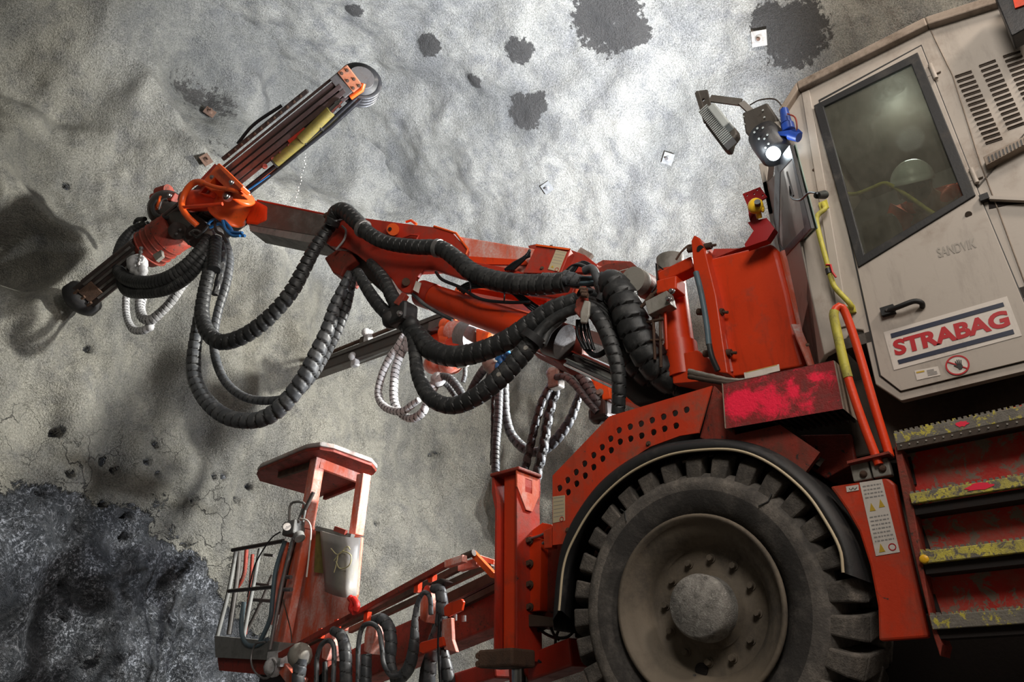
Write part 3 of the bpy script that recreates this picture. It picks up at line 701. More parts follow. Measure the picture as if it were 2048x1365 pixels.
for i, (a, b, c, d) in enumerate(TRD):
    A, B, Cc, Dd = [AX(p[0], p[1], SX) for p in (a, b, c, d)]; hgt = (A.z - Cc.z + B.z - Dd.z) / 2; zt = (A.z + B.z) / 2
    y0 = A.y; y1 = B.y - .5
    tb = MB(); tb.box((SX + .015, (y0 + y1) / 2, zt - hgt / 2), (.03, abs(y0 - y1), hgt)); t = tb.build('step_tread', M_STEPY if i in (1, 2) else M_STEPG, RIG, bevel=.003)
    gr = MB()
    for k in range(int(abs(y0 - y1) / .022)):
        gr.box((SX + .02, y0 - .011 - k * .022, zt + .003), (.036, .012, .012))
    for q in (.06, .10): gr.box((SX + q, (y0 + y1) / 2, zt - .008), (.02, abs(y0 - y1), .016))
    for k in range(7): gr.box((SX + .07, y0 - .03 - k * .13, zt - .01), (.1, .01, .02))
    gr.build('tread_grating', M_STEPG, t)
    MB().box((SX + .075, (y0 + y1) / 2, zt - .07 if i else zt - .05), (.10, abs(y0 - y1), .04)).build('tread_support', M_DARK, t)
    if i in (0, 1):
        q = AX(1925 if i == 0 else 1958, 848 if i == 0 else 974, SX - .001); rs_ = random.Random(i + 5); rr0 = (.055, .017) if i else (.028, .014)
        MB().plate([q + VY * math.cos(a) * rr0[0] * rs_.uniform(.6, 1.15) + VZ * math.sin(a) * rr0[1] * rs_.uniform(.6, 1.15) - VX * .001 for a in [PI * k / 9 for k in range(18)]], .0012, VX).build('paint_splash', M_MARK, t)
    if i == 2: MB().ball(AX(1848, 1119, SX - .001), .02, 12, (.3, 1.0, .9)).build('yellow_paint_blob', M_YELO, t)
    if i == 0:
        dh = MB()
        for k in range(24): dh.cyl((SX + .002, y0 - .02 - k * .035, zt - hgt - .012), (SX - .002, y0 - .02 - k * .035, zt - hgt - .012), .004, seg=8)
        MB().box((SX + .012, (y0 + y1) / 2, zt - hgt - .015), (.02, abs(y0 - y1), .03)).build('drilled_lip', M_BROWN, t); dh.build('lip_hole', M_CAPG, t)
rs = MB(); ys_ = AX(1800, 900, .0).y
R1 = poly(XP(.03), [(1790, 880), (2080, 800), (2080, 1240), (1868, 1270)]); rs.plate(R1, .02, VX); rs.build('step_riser', M_STEPRED, RIG, label='mud-splashed red riser panel behind the steps')
sg_ = MB(); a_, b_ = AX(1797, 905, -.06), AX(1872, 1265, -.06)
for x in (-.08,): sg_.plate(poly(XP(x), [(1788, 895), (1800, 890), (1822, 985), (1842, 1105), (1862, 1235), (1885, 1290), (1880, 1314), (1866, 1270), (1845, 1180), (1822, 1080), (1800, 965)]), .17, VX)
sg_.build('step_stringer', M_REDRUST, RIG, bevel=.004)
for a, b in (((1818, 915), (1830, 970)), ((1842, 1055), (1857, 1098)), ((1866, 1190), (1880, 1230))): MB().beam(AX(a[0], a[1], .025), AX(b[0], b[1], .025), .012, .014).build('riser_slot', M_DARK, RIG)
# grab rail with yellow tape
gl_ = spline([AX(1758, 930, -.01), AX(1722, 835, -.02), AX(1693, 745, -.03), AX(1672, 655, -.04), AX(1668, 625, -.04), AX(1680, 613, -.02), AX(1693, 632, .0), AX(1716, 700, .02), AX(1748, 810, .03), AX(1780, 915, .04)], .02)
gr_ = MB().tube(gl_, .021, 12).build('grab_rail', M_ORANGE, RIG, label='orange grab rail wrapped in worn yellow tape')
tp = [p for p in gl_[:len(gl_) // 2] if 1.79 < p.z < 2.28]; MB().tube(tp, .0235, 12).build('tape', M_YEL, gr_)
# bright stickered box seen between rail and steps
MB().plate(poly(XP(.5), [(1738, 900), (1752, 845), (1775, 832), (1800, 870), (1800, 925), (1745, 925)]), .02, VX).build('tool_box', flat('pale_grey_box', (.42, .45, .44)), RIG)
# ------------------------------------------------------------------ cab
CX = .15; PC = XP(CX)
MB().plate(poly(XP(.14), [(1112, 960), (1219, 842), (1420, 778), (1395, 880), (1330, 900), (1240, 950), (1170, 1040), (1140, 1085), (1112, 1085)]), .25, VX).build('dark_liner', M_DARK, RIG)
# the plate above is a liner added so the perforated panel's holes stay dark
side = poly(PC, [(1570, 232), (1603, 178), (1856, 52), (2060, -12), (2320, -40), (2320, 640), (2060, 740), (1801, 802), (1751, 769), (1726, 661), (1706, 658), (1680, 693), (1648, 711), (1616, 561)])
winh = poly(PC, [(1640, 212), (1827, 116), (1938, 394), (1719, 521)])
cs = MB().plate(side, .045, VX, [winh])
yf = PC.at(1616, 561).y; zt = 3.86; zb = PC.at(1648, 711).z; W2 = 1.5; YB = -2.2
CHN = Vector((-.5, 1, 0)).normalized(); CH = Plane((CX, yf, 0), CHN)
def chp(x, z): return Vector((x, yf + .5 * (x - CX), z))
zr = PC.at(1570, 232).z
fw = [CH.at(*p) for p in [(1581, 292), (1621, 458), (1562, 522), (1547, 505), (1552, 330)]]
XE = .72
fo_ = [chp(CX, zr), chp(CX, zb + .50), chp(CX + .02, zb + .40), chp(XE, zb + .40), chp(XE, zr)]
fwh = [CH.at(*p) for p in [(1583, 316), (1610, 456), (1566, 503), (1556, 490), (1559, 340)]]
cs.plate(fo_, .04, -CHN, [fwh])
cs.plate([chp(CX, zb + .50), chp(CX, zb), chp(CX + .25, zb + .05), chp(CX + .12, zb + .45)], .03, -CHN)
# front, back, far side, floor, roof
yE = yf + .5 * (XE - CX)
fr = MB(); fr.box((XE + .03, yE, (zr + 3.0) / 2 + .1), (.06, .06, zr - 2.8)); fr.box(((XE + W2) / 2, yE, zr - .12), (W2 - XE, .06, .3)); fr.box(((XE + W2) / 2, yE, zb + .5), (W2 - XE, .06, .5))
li = MB(); li.box(((CX + W2) / 2, YB, (zt + zb) / 2), (W2 - CX, .05, zt - zb))
li.box(((CX + W2) / 2, -.65, zb + .03), (W2 - CX, 3.1, .06)); li.box(((CX + W2) / 2 + .03, -.65, zt - .06), (W2 - CX - .08, 2.9, .02)); li.box((.8, -.75, (zt + zb) / 2), (1.2, .03, zt - zb - .1))
fs_ = [(W2, YB, zb), (W2, yE, zb), (W2, yE, zr), (W2, yE - .2, zt), (W2, YB, zt)]
li.plate([Vector(p) for p in fs_], .04, -VX, [[Vector(p) for p in ((W2, -.7, zb + .95), (W2, .8, zb + .95), (W2, .8, zt - .25), (W2, -.7, zt - .25))]])
cab = cs.build('cab', M_CREAM, RIG, label='cream painted operator cab shell', bevel=.006)
li.build('cab_lining', M_SLATE, cab)
fr.build('front_frame', M_CREAM, cab, bevel=.006)
# roof slab with its lip
A_, B_, C_, D2 = PC.at(1570, 232), PC.at(1603, 178), PC.at(1856, 52), PC.at(2060, -12)
rf = MB(); lip = .05
prof_ = [(A_.y + .02, A_.z), (B_.y + .01, B_.z), (C_.y, C_.z), (D2.y, D2.z), (YB, D2.z)]
for (y0, z0), (y1, z1) in zip(prof_, prof_[1:]):
    P = []
    for x in (CX - .045, W2 + .04):
        P.append([(x, y0, z0 - .03), (x, y1, z1 - .03), (x, y1, z1 + .035), (x, y0, z0 + .035)])
    rf.hexa([P[0][0], P[0][1], P[1][1], P[1][0], P[0][3], P[0][2], P[1][2], P[1][3]])
rf.build('roof', M_CREAM_D, cab, bevel=.008)
MB().plate([chp(CX + .02, zb + .40), chp(XE, zb + .40), chp(XE, zb - .1), chp(CX + .22, zb - .1)], .1, -CHN).build('front_underside', M_BROWN, cab)
# corner pillar crease
MB().beam(PC.at(1612, 185) - VX * .006, PC.at(1690, 655) - VX * .006, .012, .05).build('pillar_fold', M_CREAM, cab, bevel=.004)
# front corner window: frame, pane, wiper
FWp = Plane(CH.p + CHN * .004, CHN); f1 = [FWp.at(*p) for p in [(1579, 290), (1622, 458), (1562, 523), (1545, 505), (1550, 328)]]; f2 = [FWp.at(*p) for p in [(1584, 318), (1608, 455), (1566, 500), (1557, 488), (1560, 345)]]
wf = MB().plate(f1, .02, -CHN, [f2]).build('front_window_frame', M_BLACKM, cab, bevel=.003)
MB().plate([p - CHN * .03 for p in f1], .006, -CHN).build('front_glass', M_GLASS2, wf)
wq = Plane(CH.p + CHN * .05, CHN); wi = MB()
wi.tube(spline([wq.at(1638, 388), wq.at(1618, 386), wq.at(1600, 400), wq.at(1583, 395), wq.at(1580, 372)], .01), .006, 8)
wi.beam(wq.at(1574, 345), wq.at(1587, 392), .008, .014)
wi.build('wiper', M_BLACKM, cab); MB().cyl(CH.at(1640, 391) - CHN * .02, wq.at(1634, 391), .022, .016).build('wiper_motor', M_BLACK, cab)
# the door
dO = [(1640, 203), (1842, 92), (1964, 404), (2062, 640), (2062, 718), (1801, 782), (1761, 751), (1739, 651), (1716, 545)]
DP = XP(CX - .012); dw = poly(DP, [(1640, 212), (1827, 116), (1938, 394), (1719, 521)])
door = MB().plate(poly(DP, dO), .010, VX, [dw]).build('cab_door', M_CREAM, RIG, bevel=.004, label='cream cab door with dusty slanted window')
MB().plate(poly(XP(CX - .002), [(1637, 200), (1843, 89), (1966, 404), (2066, 642), (2066, 721), (1800, 785), (1758, 753), (1736, 652), (1713, 545)]), .0015, VX, [poly(XP(CX - .002), dO)]).build('door_seal', M_INK, door)
WFp = XP(CX - .022); wo = [(1627, 211), (1835, 104), (1951, 390), (1716, 535)]; wi_ = [(1647, 213), (1822, 128), (1925, 391), (1728, 509)]
wfr = MB().plate(poly(WFp, wo), .022, VX, [poly(WFp, wi_)]).build('window_frame', M_BLACK, door, bevel=.004)
MB().plate(poly(XP(CX - .008), [(1636, 211), (1830, 112), (1942, 392), (1718, 526)]), .006, VX).build('window_glass', M_GLASS, wfr)
for c in ((1866, 143), (1948, 352)):
    MB().cyl(AX(c[0] - 6, c[1] - 14, CX - .02), AX(c[0] + 6, c[1] + 14, CX - .02), .012, seg=12).box(AX(c[0], c[1], CX - .008), (.012, .07, .05)).build('door_hinge', M_CREAM, door)
MB().cyl(AX(1937, 429, CX - .01), AX(1937, 429, CX - .018), .016, seg=16).build('plug', M_BROWN, door)
HX = CX - .05
hd = MB(); hd.tube(spline([AX(1775, 622, CX - .035), AX(1800, 612, HX - .01), AX(1830, 604, HX - .01), AX(1842, 606, HX), AX(1844, 614, CX - .012)], .01), [.017] * 2 + [.016] * 400, 10) if False else None
hd.tube(spline([AX(1772, 624, CX - .03), AX(1800, 613, HX - .005), AX(1828, 603, HX - .005), AX(1843, 606, HX + .008), AX(1845, 614, CX - .01)], .01), .0135, 10)
hd.box(AX(1776, 622, CX - .026), (.03, .066, .046))
hdo = hd.build('door_handle', M_BLACK, door); MB().cyl(AX(1774, 620, CX - .04), AX(1774, 620, CX - .048), .008, seg=16).build('key_lock', M_STEEL, hdo)
# sign on the door
SP = XP(CX - .0135); sq = poly(SP, [(1767, 665), (2014, 593), (2044, 672), (1788, 741)]); sf = quad_map(sq)
sign = strip(sf, 0, 0, 1, 1, -VX, .001).build('company_sign', M_WHITE, door, label='white company sign with red lettering between navy bars')
SQ2 = SP.off(-.002)
tm = text_mesh('STRABAG', quad_map(poly(SQ2, [(1784, 682), (2013, 619), (2022, 652), (1791, 713)])), -VX, .001, bold=.045); tm.build('lettering', M_SIGNRED, sign)
for (a, b, c, d) in (((1781, 668), (2006, 605), (2009, 613), (1783, 677)), ((1795, 721), (2026, 659), (2029, 668), (1798, 729))):
    strip(quad_map(poly(SQ2, [a, b, c, d])), 0, 0, 1, 1, -VX, .001).build('navy_bar', M_NAVY, sign)
gq = quad_map(poly(SP, [(1872, 497), (1950, 476), (1954, 495), (1878, 516)]))
text_mesh('SANDVIK', gq, -VX, .0006, bold=.02).build('rubbed_lettering', M_GHOST, door)
# hand prohibition sign
c = SP.at(1915, 731); R0 = (SP.at(1915, 711) - SP.at(1915, 751)).length / 2; pd = MB().plate([p for p in circle(c - VX * .001, VY, VZ, R0, 40)], .001, VX).build('no_hand_sign', M_WHITE, door)
cc = c - VX * .003; MB().plate(circle(cc, VY, VZ, R0, 40), .002, VX, [circle(cc, VY, VZ, R0 * .86, 40)]).build('ring', M_SIGNRED, pd)
dg_ = (VZ * .62 + VY * .78); MB().beam(cc + dg_ * R0 * .9, cc - dg_ * R0 * .9, .003, R0 * .11, up=VX.cross(dg_)).build('slash', M_SIGNRED, pd)
hm = MB(); c3 = c - VX * .0055 - VY * R0 * .18; hm.plate([c3 + VY * (a * R0) + VZ * (b * R0) for a, b in ((.2, .05), (-.18, .05), (-.24, -.25), (-.08, -.48), (.1, -.48), (.24, -.2))], .001, VX)
for a0, a1, b1 in ((.17, .26, .40), (.06, .09, .50), (-.05, -.07, .48), (-.15, -.23, .40)): hm.beam(c3 + VY * a0 * R0, c3 + VY * a1 * R0 + VZ * b1 * R0, .0012, R0 * .085, up=VY)
hm.beam(c3 + VY * .18 * R0 - VZ * .2 * R0, c3 + VY * .44 * R0 + VZ * .06 * R0, .0012, R0 * .1, up=VY); hm.build('hand_symbol', M_INK, pd)
wl = strip(quad_map(poly(SP, [(1829, 742), (1876, 733), (1881, 751), (1834, 761)])), 0, 0, 1, 1, -VX, .001).build('type_label', M_WHITE, door)
ig = quad_map(poly(SP.off(-.0015), [(1829, 742), (1876, 733), (1881, 751), (1834, 761)])); im = MB(); strip(ig, .06, .7, .4, .85, -VX, .001).build('label_header', M_WARN, wl)
for v in (.75, .62, .49, .36, .22): strip(ig, .5, v, .9 - .1 * (v > .6), v + .05, -VX, .001, im)
im.build('small_print', M_GREYINK, wl)
# louvred side panel of the cab's rear
lv = MB(); LP = XP(CX - .001)
for (c0, c1, n, wa) in (((1911, 155), (1972, 288), 15, (33, -11)), ((1959, 134), (2016, 259), 14, (33, -12)), ((2007, 115), (2064, 236), 14, (34, -12))):
    for k in range(n):
        t = k / (n - 1); a = (c0[0] + (c1[0] - c0[0]) * t, c0[1] + (c1[1] - c0[1]) * t); p = LP.at(*a); q = LP.at(a[0] + wa[0], a[1] + wa[1])
        m_ = MB().beam(p, q, .006, .011, up=VZ); o = m_.build('louvre', M_BROWN, cab); MB().beam(p - VX * .004 + VZ * .009, q - VX * .004 + VZ * .009, .012, .006, up=VZ).build('louvre_hood', M_CREAM, o)
cmb = MB(); cmb.plate(poly(XP(CX - .05), [(1966, 314), (2070, 262), (2072, 277), (1972, 331)]), .055, VX); cb_ = cmb.build('vent_strip', M_CREAM_D, cab, bevel=.003)
for k in range(14):
    MB().plate(poly(XP(CX - .053), [(1975 + 7.2 * k, 313.5 - 3.7 * k), (1978 + 7.2 * k, 312 - 3.7 * k), (1981 + 7.2 * k, 323 - 3.7 * k), (1978 + 7.2 * k, 324.5 - 3.7 * k)]), .004, VX).build('vent_fin', M_INK, cb_)
ld = MB().plate(poly(XP(CX - .03), [(1974, 391), (2070, 396), (2070, 402), (1978, 398)]), .032, VX).build('ledge', M_CREAM, cab); MB().plate(poly(XP(CX - .003), [(1976, 397), (2070, 402), (2070, 406), (2015, 410), (1978, 418)]), .003, VX).build('ledge_recess', M_DARK, cab)
MB().box(AX(1969, 396, CX - .02), (.03, .04, .035)).build('latch', M_BLACK, cab)
MB().tube([PC.at(1862, 62) - VX * .003, PC.at(1905, 150) - VX * .003, PC.at(1962, 330) - VX * .003, PC.at(2000, 430) - VX * .003, PC.at(2062, 600) - VX * .003], .003, 6).build('shade_line', M_CREAM_D, cab)  # darker strip standing in for the line of shade across the hood panel
# thing mounted at the roof edge, top corner
tc = MB().plate(poly(XP(-.02), [(1984, -20), (2070, -30), (2070, 45), (2022, 72)]), .12, VX).build('roof_bracket', M_BLACKM, RIG, bevel=.01)
MB().plate(poly(XP(-.03), [(2024, -10), (2070, -20), (2070, 2), (2030, 16)]), .02, VX).build('beacon_mount', M_ORANGE, tc)
# yellow hand rail on the pillar
yr = MB().tube(spline([AX(1647, 408, CX - .015), AX(1650, 418, CX - .05), AX(1638, 428, CX - .07), AX(1633, 440, CX - .075), AX(1640, 475, CX - .075), AX(1655, 530, CX - .075), AX(1664, 562, CX - .07), AX(1672, 578, CX - .065), AX(1700, 608, CX - .055), AX(1702, 618, CX - .03)], .015), .0145, 10).build('hand_rail', M_YEL, RIG, label='yellow hand rail on the cab pillar')
MB().box(AX(1648, 412, CX - .008), (.016, .05, .06)).box(AX(1702, 620, CX - .008), (.016, .045, .045)).build('rail_foot', M_YEL, yr)
MB().tube([AX(1652, 530, CX - .09), AX(1661, 530, CX - .09), AX(1665, 545, CX - .09), AX(1672, 555, CX - .085)], .006, 6).build('red_tag', M_REDTAPE, yr); MB().tube([AX(1656, 538, CX - .076), AX(1659, 548, CX - .076)], .017, 8).build('tape', M_INK, yr)
for q in ((1644, 404), (1600, 345), (1628, 340), (1676, 690), (1615, 690)): MB().bolt(PC.at(*q), -VX, .008, .006).build('rivet', M_RUST, cab)
# cab interior
sy_ = AX(1825, 362, .40).y - .05; seat = MB(); seat.box((1.05, sy_, zb + .46), (.5, .5, .10)); seat.cyl((1.05, sy_, zb), (1.05, sy_, zb + .45), .1); seat.build('operator_seat', M_BLACK, RIG, bevel=.03)
MB().tube(spline([AX(1690, 388, .30), AX(1712, 388, .30), AX(1740, 378, .30), AX(1766, 367, .30), AX(1780, 370, .30), AX(1820, 395, .31), AX(1862, 424, .32), AX(1900, 445, .33)], .02), .012, 8).build('inner_rail', M_YEL, RIG, label='yellow safety rail inside the cab window')
MB().box((.7, .62, zb + .55), (.6, .2, .7)).build('dashboard', M_BROWN, RIG, bevel=.04)

# ------------------------------------------------------------------ operator, bent forward behind the glass
PR = thing('person', (.62, .2, zb + .06), 'person in white helmet and orange jacket leaning forward behind the dusty cab window', 'person')
H = AX(1825, 362, .40)
def make_skin(name, V, E, R, mat, parent, root=0, sub=2):
    me = bpy.data.meshes.new(name); bm = bmesh.new(); lay = bm.verts.layers.skin.verify(); vs = [bm.verts.new(v) for v in V]
    for a, b in E: bm.edges.new((vs[a], vs[b]))
    for i, r in enumerate(R): vs[i][lay].radius = r if isinstance(r, tuple) else (r, r); vs[i][lay].use_root = (i == root)
    bm.to_mesh(me); bm.free(); me.materials.append(mat)
    o = bpy.data.objects.new(name, me); COL.objects.link(o); s = o.modifiers.new('skin', 'SKIN'); s.use_smooth_shade = True
    s = o.modifiers.new('sub', 'SUBSURF'); s.levels = sub; s.render_levels = sub; attach(o, parent); return o
hipz = zb + .62
sp_y = H.y - .04; pel = Vector((1.02, sp_y - .02, hipz)); ch_ = Vector((.72, sp_y, H.z - .10)); nk = H + Vector((.13, -.02, -.02)); hd_ = H + Vector((.02, 0, -.02))
shl = ch_ + Vector((-.06, .20, .03)); shr = ch_ + Vector((-.06, -.20, .03))
ell = shl + Vector((-.10, .06, -.27)); elr = shr + Vector((-.10, -.06, -.27)); hal = ell + Vector((-.10, -.02, -.20)); har = elr + Vector((-.10, .02, -.20))
knl = Vector((.62, pel.y + .14, hipz + .02)); knr = Vector((.62, pel.y - .14, hipz + .02)); ftl = knl + Vector((-.02, 0, -.44)); ftr = knr + Vector((-.02, 0, -.44))
V = [pel, (pel + ch_) / 2 + Vector((.06, 0, .03)), ch_, nk, hd_ + Vector((.0, 0, -.0)), hd_ + Vector((-.05, 0, .01)), shl, ell, hal, shr, elr, har, pel + Vector((-.05, .10, 0)), knl, ftl, pel + Vector((-.05, -.10, 0)), knr, ftr, ftl + Vector((-.14, 0, -.04)), ftr + Vector((-.14, 0, -.04))]
E = [(0, 1), (1, 2), (2, 3), (3, 4), (4, 5), (2, 6), (6, 7), (7, 8), (2, 9), (9, 10), (10, 11), (0, 12), (12, 13), (13, 14), (0, 15), (15, 16), (16, 17), (14, 18), (17, 19)]
R = [.13, .13, .15, .055, .085, .075, .07, .052, .035, .07, .052, .035, .09, .065, .045, .09, .065, .045, .035, .035]
make_skin('body', V, E, R, M_SKIN, PR)
Vj = [pel, (pel + ch_) / 2 + Vector((.06, 0, .03)), ch_, nk + Vector((.07, 0, .0)), shl, ell, ell.lerp(hal, .85), shr, elr, elr.lerp(har, .85)]
make_skin('jacket', Vj, [(0, 1), (1, 2), (2, 3), (2, 4), (4, 5), (5, 6), (2, 7), (7, 8), (8, 9)], [.16, .165, .18, .075, .095, .072, .06, .095, .072, .06], M_HIVIS, PR)
make_skin('trousers', [pel, pel + Vector((-.05, .10, 0)), knl, ftl, pel + Vector((-.05, -.10, 0)), knr, ftr], [(0, 1), (1, 2), (2, 3), (0, 4), (4, 5), (5, 6)], [.15, .11, .085, .065, .11, .085, .065], M_HIVIS, PR)
for h_, s in ((hal, 1), (har, -1)):
    for k in range(4):
        o = h_ + Vector((-.04, (k - 1.5) * .020, -.03)); make_skin('finger', [h_ + Vector((-.01, (k - 1.5) * .017, -.01)), o + Vector((-.01, 0, -.02 - .006 * (k in (1, 2)))), o + Vector((.01, 0, -.05))], [(0, 1), (1, 2)], [.010, .009, .008], M_SKIN, PR, sub=1)
    make_skin('thumb', [h_ + Vector((0, -.02 * s, 0)), h_ + Vector((-.02, -.045 * s, -.02)), h_ + Vector((-.03, -.045 * s, -.05))], [(0, 1), (1, 2)], [.011, .010, .009], M_SKIN, PR, sub=1)
hl_ = MB(); hr = .125; tilt = Matrix.Rotation(math.radians(12), 3, 'X') @ Matrix.Rotation(math.radians(90), 3, 'Z') @ Matrix.Rotation(math.radians(-34), 3, 'X')
vs = []; fs = []; n = 24; m = 10
for i in range(m + 1):
    t = PI * .52 * i / m
    for k in range(n):
        a = 2 * PI * k / n; br_ = 1.0 + (.22 * max(0, math.sin(a)) if i == m else 0)
        vs.append(H + tilt @ Vector((math.sin(t) * math.cos(a) * hr * .92 * br_, math.sin(t) * math.sin(a) * hr * 1.1 * br_, math.cos(t) * hr)))
for i in range(m):
    for k in range(n): fs.append((i * n + k, i * n + (k + 1) % n, (i + 1) * n + (k + 1) % n, (i + 1) * n + k))
hl_.add(vs, fs, True); he = hl_.build('helmet', M_HELMET, PR); sd = he.modifiers.new('thick', 'SOLIDIFY'); sd.thickness = .006
fc = MB(); fwd = tilt @ Vector((0, 1, 0)); upv = tilt @ Vector((0, 0, 1))
hc = H - upv * .045
fc.ball(hc + fwd * .098 - upv * .03, .014, 10, (1, 1.3, 1.6)); fc.build('nose', M_SKIN, PR)
for s in (-1, 1):
    MB().ball(hc + fwd * .080 + Vector((0, .032 * s, 0)), .011, 10).build('eye', M_INK, PR); MB().ball(hc + Vector((0, .082 * s, -.01)), .022, 10, (1, .4, 1.4)).build('ear', M_SKIN, PR)
MB().ball(hc + fwd * .082 - upv * .065, .016, 10, (.5, 1.5, .4)).build('mouth', M_SIGNRED, PR)
hh = MB().ball(hc - fwd * .03 + upv * .01, .094, 16, (1, 1, 1)).build('hair', M_HAIR, PR)
# ------------------------------------------------------------------ boom support and pivot
BS = XP(.55)
sup = MB(); n_ = 1.1
O_ = poly(BS, [(1408, 512), (1421, 515), (1470, 503), (1540, 484), (1556, 500), (1580, 590), (1600, 690), (1613, 733), (1540, 745), (1450, 757), (1418, 640)])
sup.plate(O_, .8, VX); supo = sup.build('boom_support', M_ORANGE, RIG, bevel=.035, bseg=4, label='large orange boom support box')
MB().plate([AX(1428, 498, .62), AX(1478, 497, .62), AX(1530, 484, .7), AX(1420, 520, .56)], .1, VX).build('support_lid', M_RED, supo)
# rear dusty flank widening downward
fk = MB(); a, b, c, d = AX(1556, 502, .56), AX(1612, 735, .56), AX(1628, 720, .95), AX(1566, 520, .9)
fk.hexa([a, b, b + VX * .3, a + VX * .3, a - VY * .09, b - VY * .17, b - VY * .17 + VX * .3, a - VY * .09 + VX * .3]); fk.build('support_flank', M_ORANGE_DUSTY, supo, bevel=.02)
MB().beam(AX(1590, 650, .5), AX(1626, 735, .42), .05, .012).build('flank_rib', M_ORANGE_DUSTY, supo)
# thick lug plate across the front of the support
lg = MB(); L_ = poly(XP(.46), [(1382, 482), (1388, 470), (1399, 476), (1410, 500), (1432, 590), (1447, 690), (1456, 748), (1437, 745), (1424, 700), (1408, 640), (1396, 590), (1386, 530)])
lg.plate(L_, .62, VX); lgo = lg.build('lug_plate', M_ORANGE, RIG, bevel=.008)
MB().cyl(AX(1401, 498, .455), AX(1401, 498, .47), .026, seg=20).build('lug_eye', M_DARK, lgo)
MB().beam(AX(1412, 520, .50), AX(1462, 745, .52), .02, .03).build('weld_seam', M_RED, lgo)
for a, b in (((1376, 500), (1432, 490)), ((1395, 624), (1456, 625)), ((1408, 708), (1473, 706))):
    p, q = AX(a[0], a[1], .5), AX(b[0], b[1], .5); bb = MB().cyl(p, q, .010, seg=12); dr = (q - p).normalized()
    bb.cyl(p, p + dr * .05, .024, seg=6); bb.cyl(q - dr * .085, q - dr * .035, .026, seg=6); bb.build('through_bolt', M_RUST, lgo)
MB().tube(spline([AX(1392, 545, .42), AX(1402, 585, .42), AX(1412, 640, .42), AX(1418, 690, .42)], .02), .020, 12).build('hose', M_TEAL, RIG, label='grey-blue hose beside the boom support')
MB().tube(spline([AX(1418, 688, .42), AX(1424, 715, .43), AX(1436, 742, .46)], .02), .019, 12).build('hose', M_HOSE, RIG)
# vertical slewing cylinder with grey cap
X8 = .72
a, b = AX(1342, 528, X8), AX(1366, 748, X8)
sc = MB().cyl(AX(1343, 570, X8), b, .108, seg=32).cyl(AX(1360, 690, X8), AX(1368, 758, X8), .122, seg=32).build('slew_cylinder', M_ORANGE, RIG, label='upright orange slewing cylinder')
MB().cyl(AX(1340, 517, X8), AX(1343, 560, X8), .105, seg=32).build('grey_cap', M_CAPG, sc, bevel=.006)
MB().cyl(AX(1342, 548, X8), AX(1343, 575, X8), .11, seg=32).build('collar', M_ORANGE, sc)
MB().tube([AX(1333, 545, X8 - .11) , AX(1312, 527, X8 - .1), AX(1315, 568, X8 - .1), AX(1303, 585, X8 - .1)], .008, 6).build('guard_wire', M_CABLE, RIG)
MB().tube(spline([AX(1352, 520, X8 - .12), AX(1362, 505, X8 - .12), AX(1376, 492, X8 - .1), AX(1384, 491, X8 - .1)], .01), .008, 8).build('grease_line', M_RUST, RIG)
MB().beam(AX(1325, 562, .62), AX(1392, 530, .62), .12, .10).build('cross_arm', M_ORANGE, RIG, bevel=.01)
MB().beam(AX(1322, 582, .56), AX(1362, 572, .56), .14, .11).build('arm_block', M_ORANGE, RIG, bevel=.01)
MB().beam(AX(1300, 622, .50), AX(1344, 600, .50), .10, .12).build('valve_block', M_CAPG, RIG, bevel=.006)
for q in ((1338, 600), (1345, 584)): MB().bolt(AX(q[0], q[1], .44), -VX, .016, .03).build('fitting', M_STEEL, RIG)
for i, (q0, q1) in enumerate((((1306, 625), (1310, 720)), ((1320, 622), (1322, 735)), ((1330, 620), (1334, 700)))):
    MB().tube([AX(q0[0], q0[1], .52), AX((q0[0] + q1[0]) / 2, (q0[1] + q1[1]) / 2, .50), AX(q1[0], q1[1], .52)], .011, 8).build('pipe', M_RUST if i != 2 else M_ORANGE, RIG)
MB().tube([AX(1290, 646, .52), AX(1328, 638, .5)], .012, 8).build('pipe', M_RUST, RIG); MB().tube([AX(1288, 682, .52), AX(1326, 680, .5)], .010, 8).build('pipe', M_RUST, RIG)
# lower yoke
MB().plate(poly(XP(.62), [(1340, 712), (1395, 700), (1440, 735), (1450, 760), (1345, 768)]), .5, VX).build('lower_yoke', M_ORANGE, RIG, bevel=.012)
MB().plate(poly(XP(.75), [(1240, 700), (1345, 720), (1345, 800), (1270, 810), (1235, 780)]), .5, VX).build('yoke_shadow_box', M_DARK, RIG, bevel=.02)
# boom pivot pin with grey cap
p0 = AX(1265, 560, .55); dr = (AX(1318, 585, .95) - p0).normalized()
pv = MB().cyl(p0, p0 + dr * .10, .105, seg=32).build('pivot_pin', M_CAPG, RIG, bevel=.005); MB().cyl(p0 + dr * .09, p0 + dr * .42, .10, seg=32).build('pin_sleeve', M_REDRUST, pv)
MB().tube(spline([AX(1210, 565, .5), AX(1235, 545, .45), AX(1256, 538, .5)], .02), .004, 6).build('grease_line', M_CAPG, RIG)
MB().cyl(AX(1306, 590, .5), AX(1282, 615, .5), .022, .012, seg=12).cyl(AX(1316, 580, .5), AX(1303, 592, .5), .012, seg=10).build('grease_fitting', M_RUST, RIG)
# rope-like lines leading over the step box
for k in range(3):
    MB().tube(spline([AX(1378, 742 + 6 * k, .25 - .04 * k), AX(1420, 752 + 5 * k, .2 - .04 * k), AX(1475, 762 + 3 * k, .14 - .04 * k), AX(1540, 752 + 3 * k, .25)], .03), .014, 8, rf=lambda i, a: 1 + .08 * math.sin(i * 2.1)).build('hose', M_CAPG if k == 0 else M_BROWN, RIG)
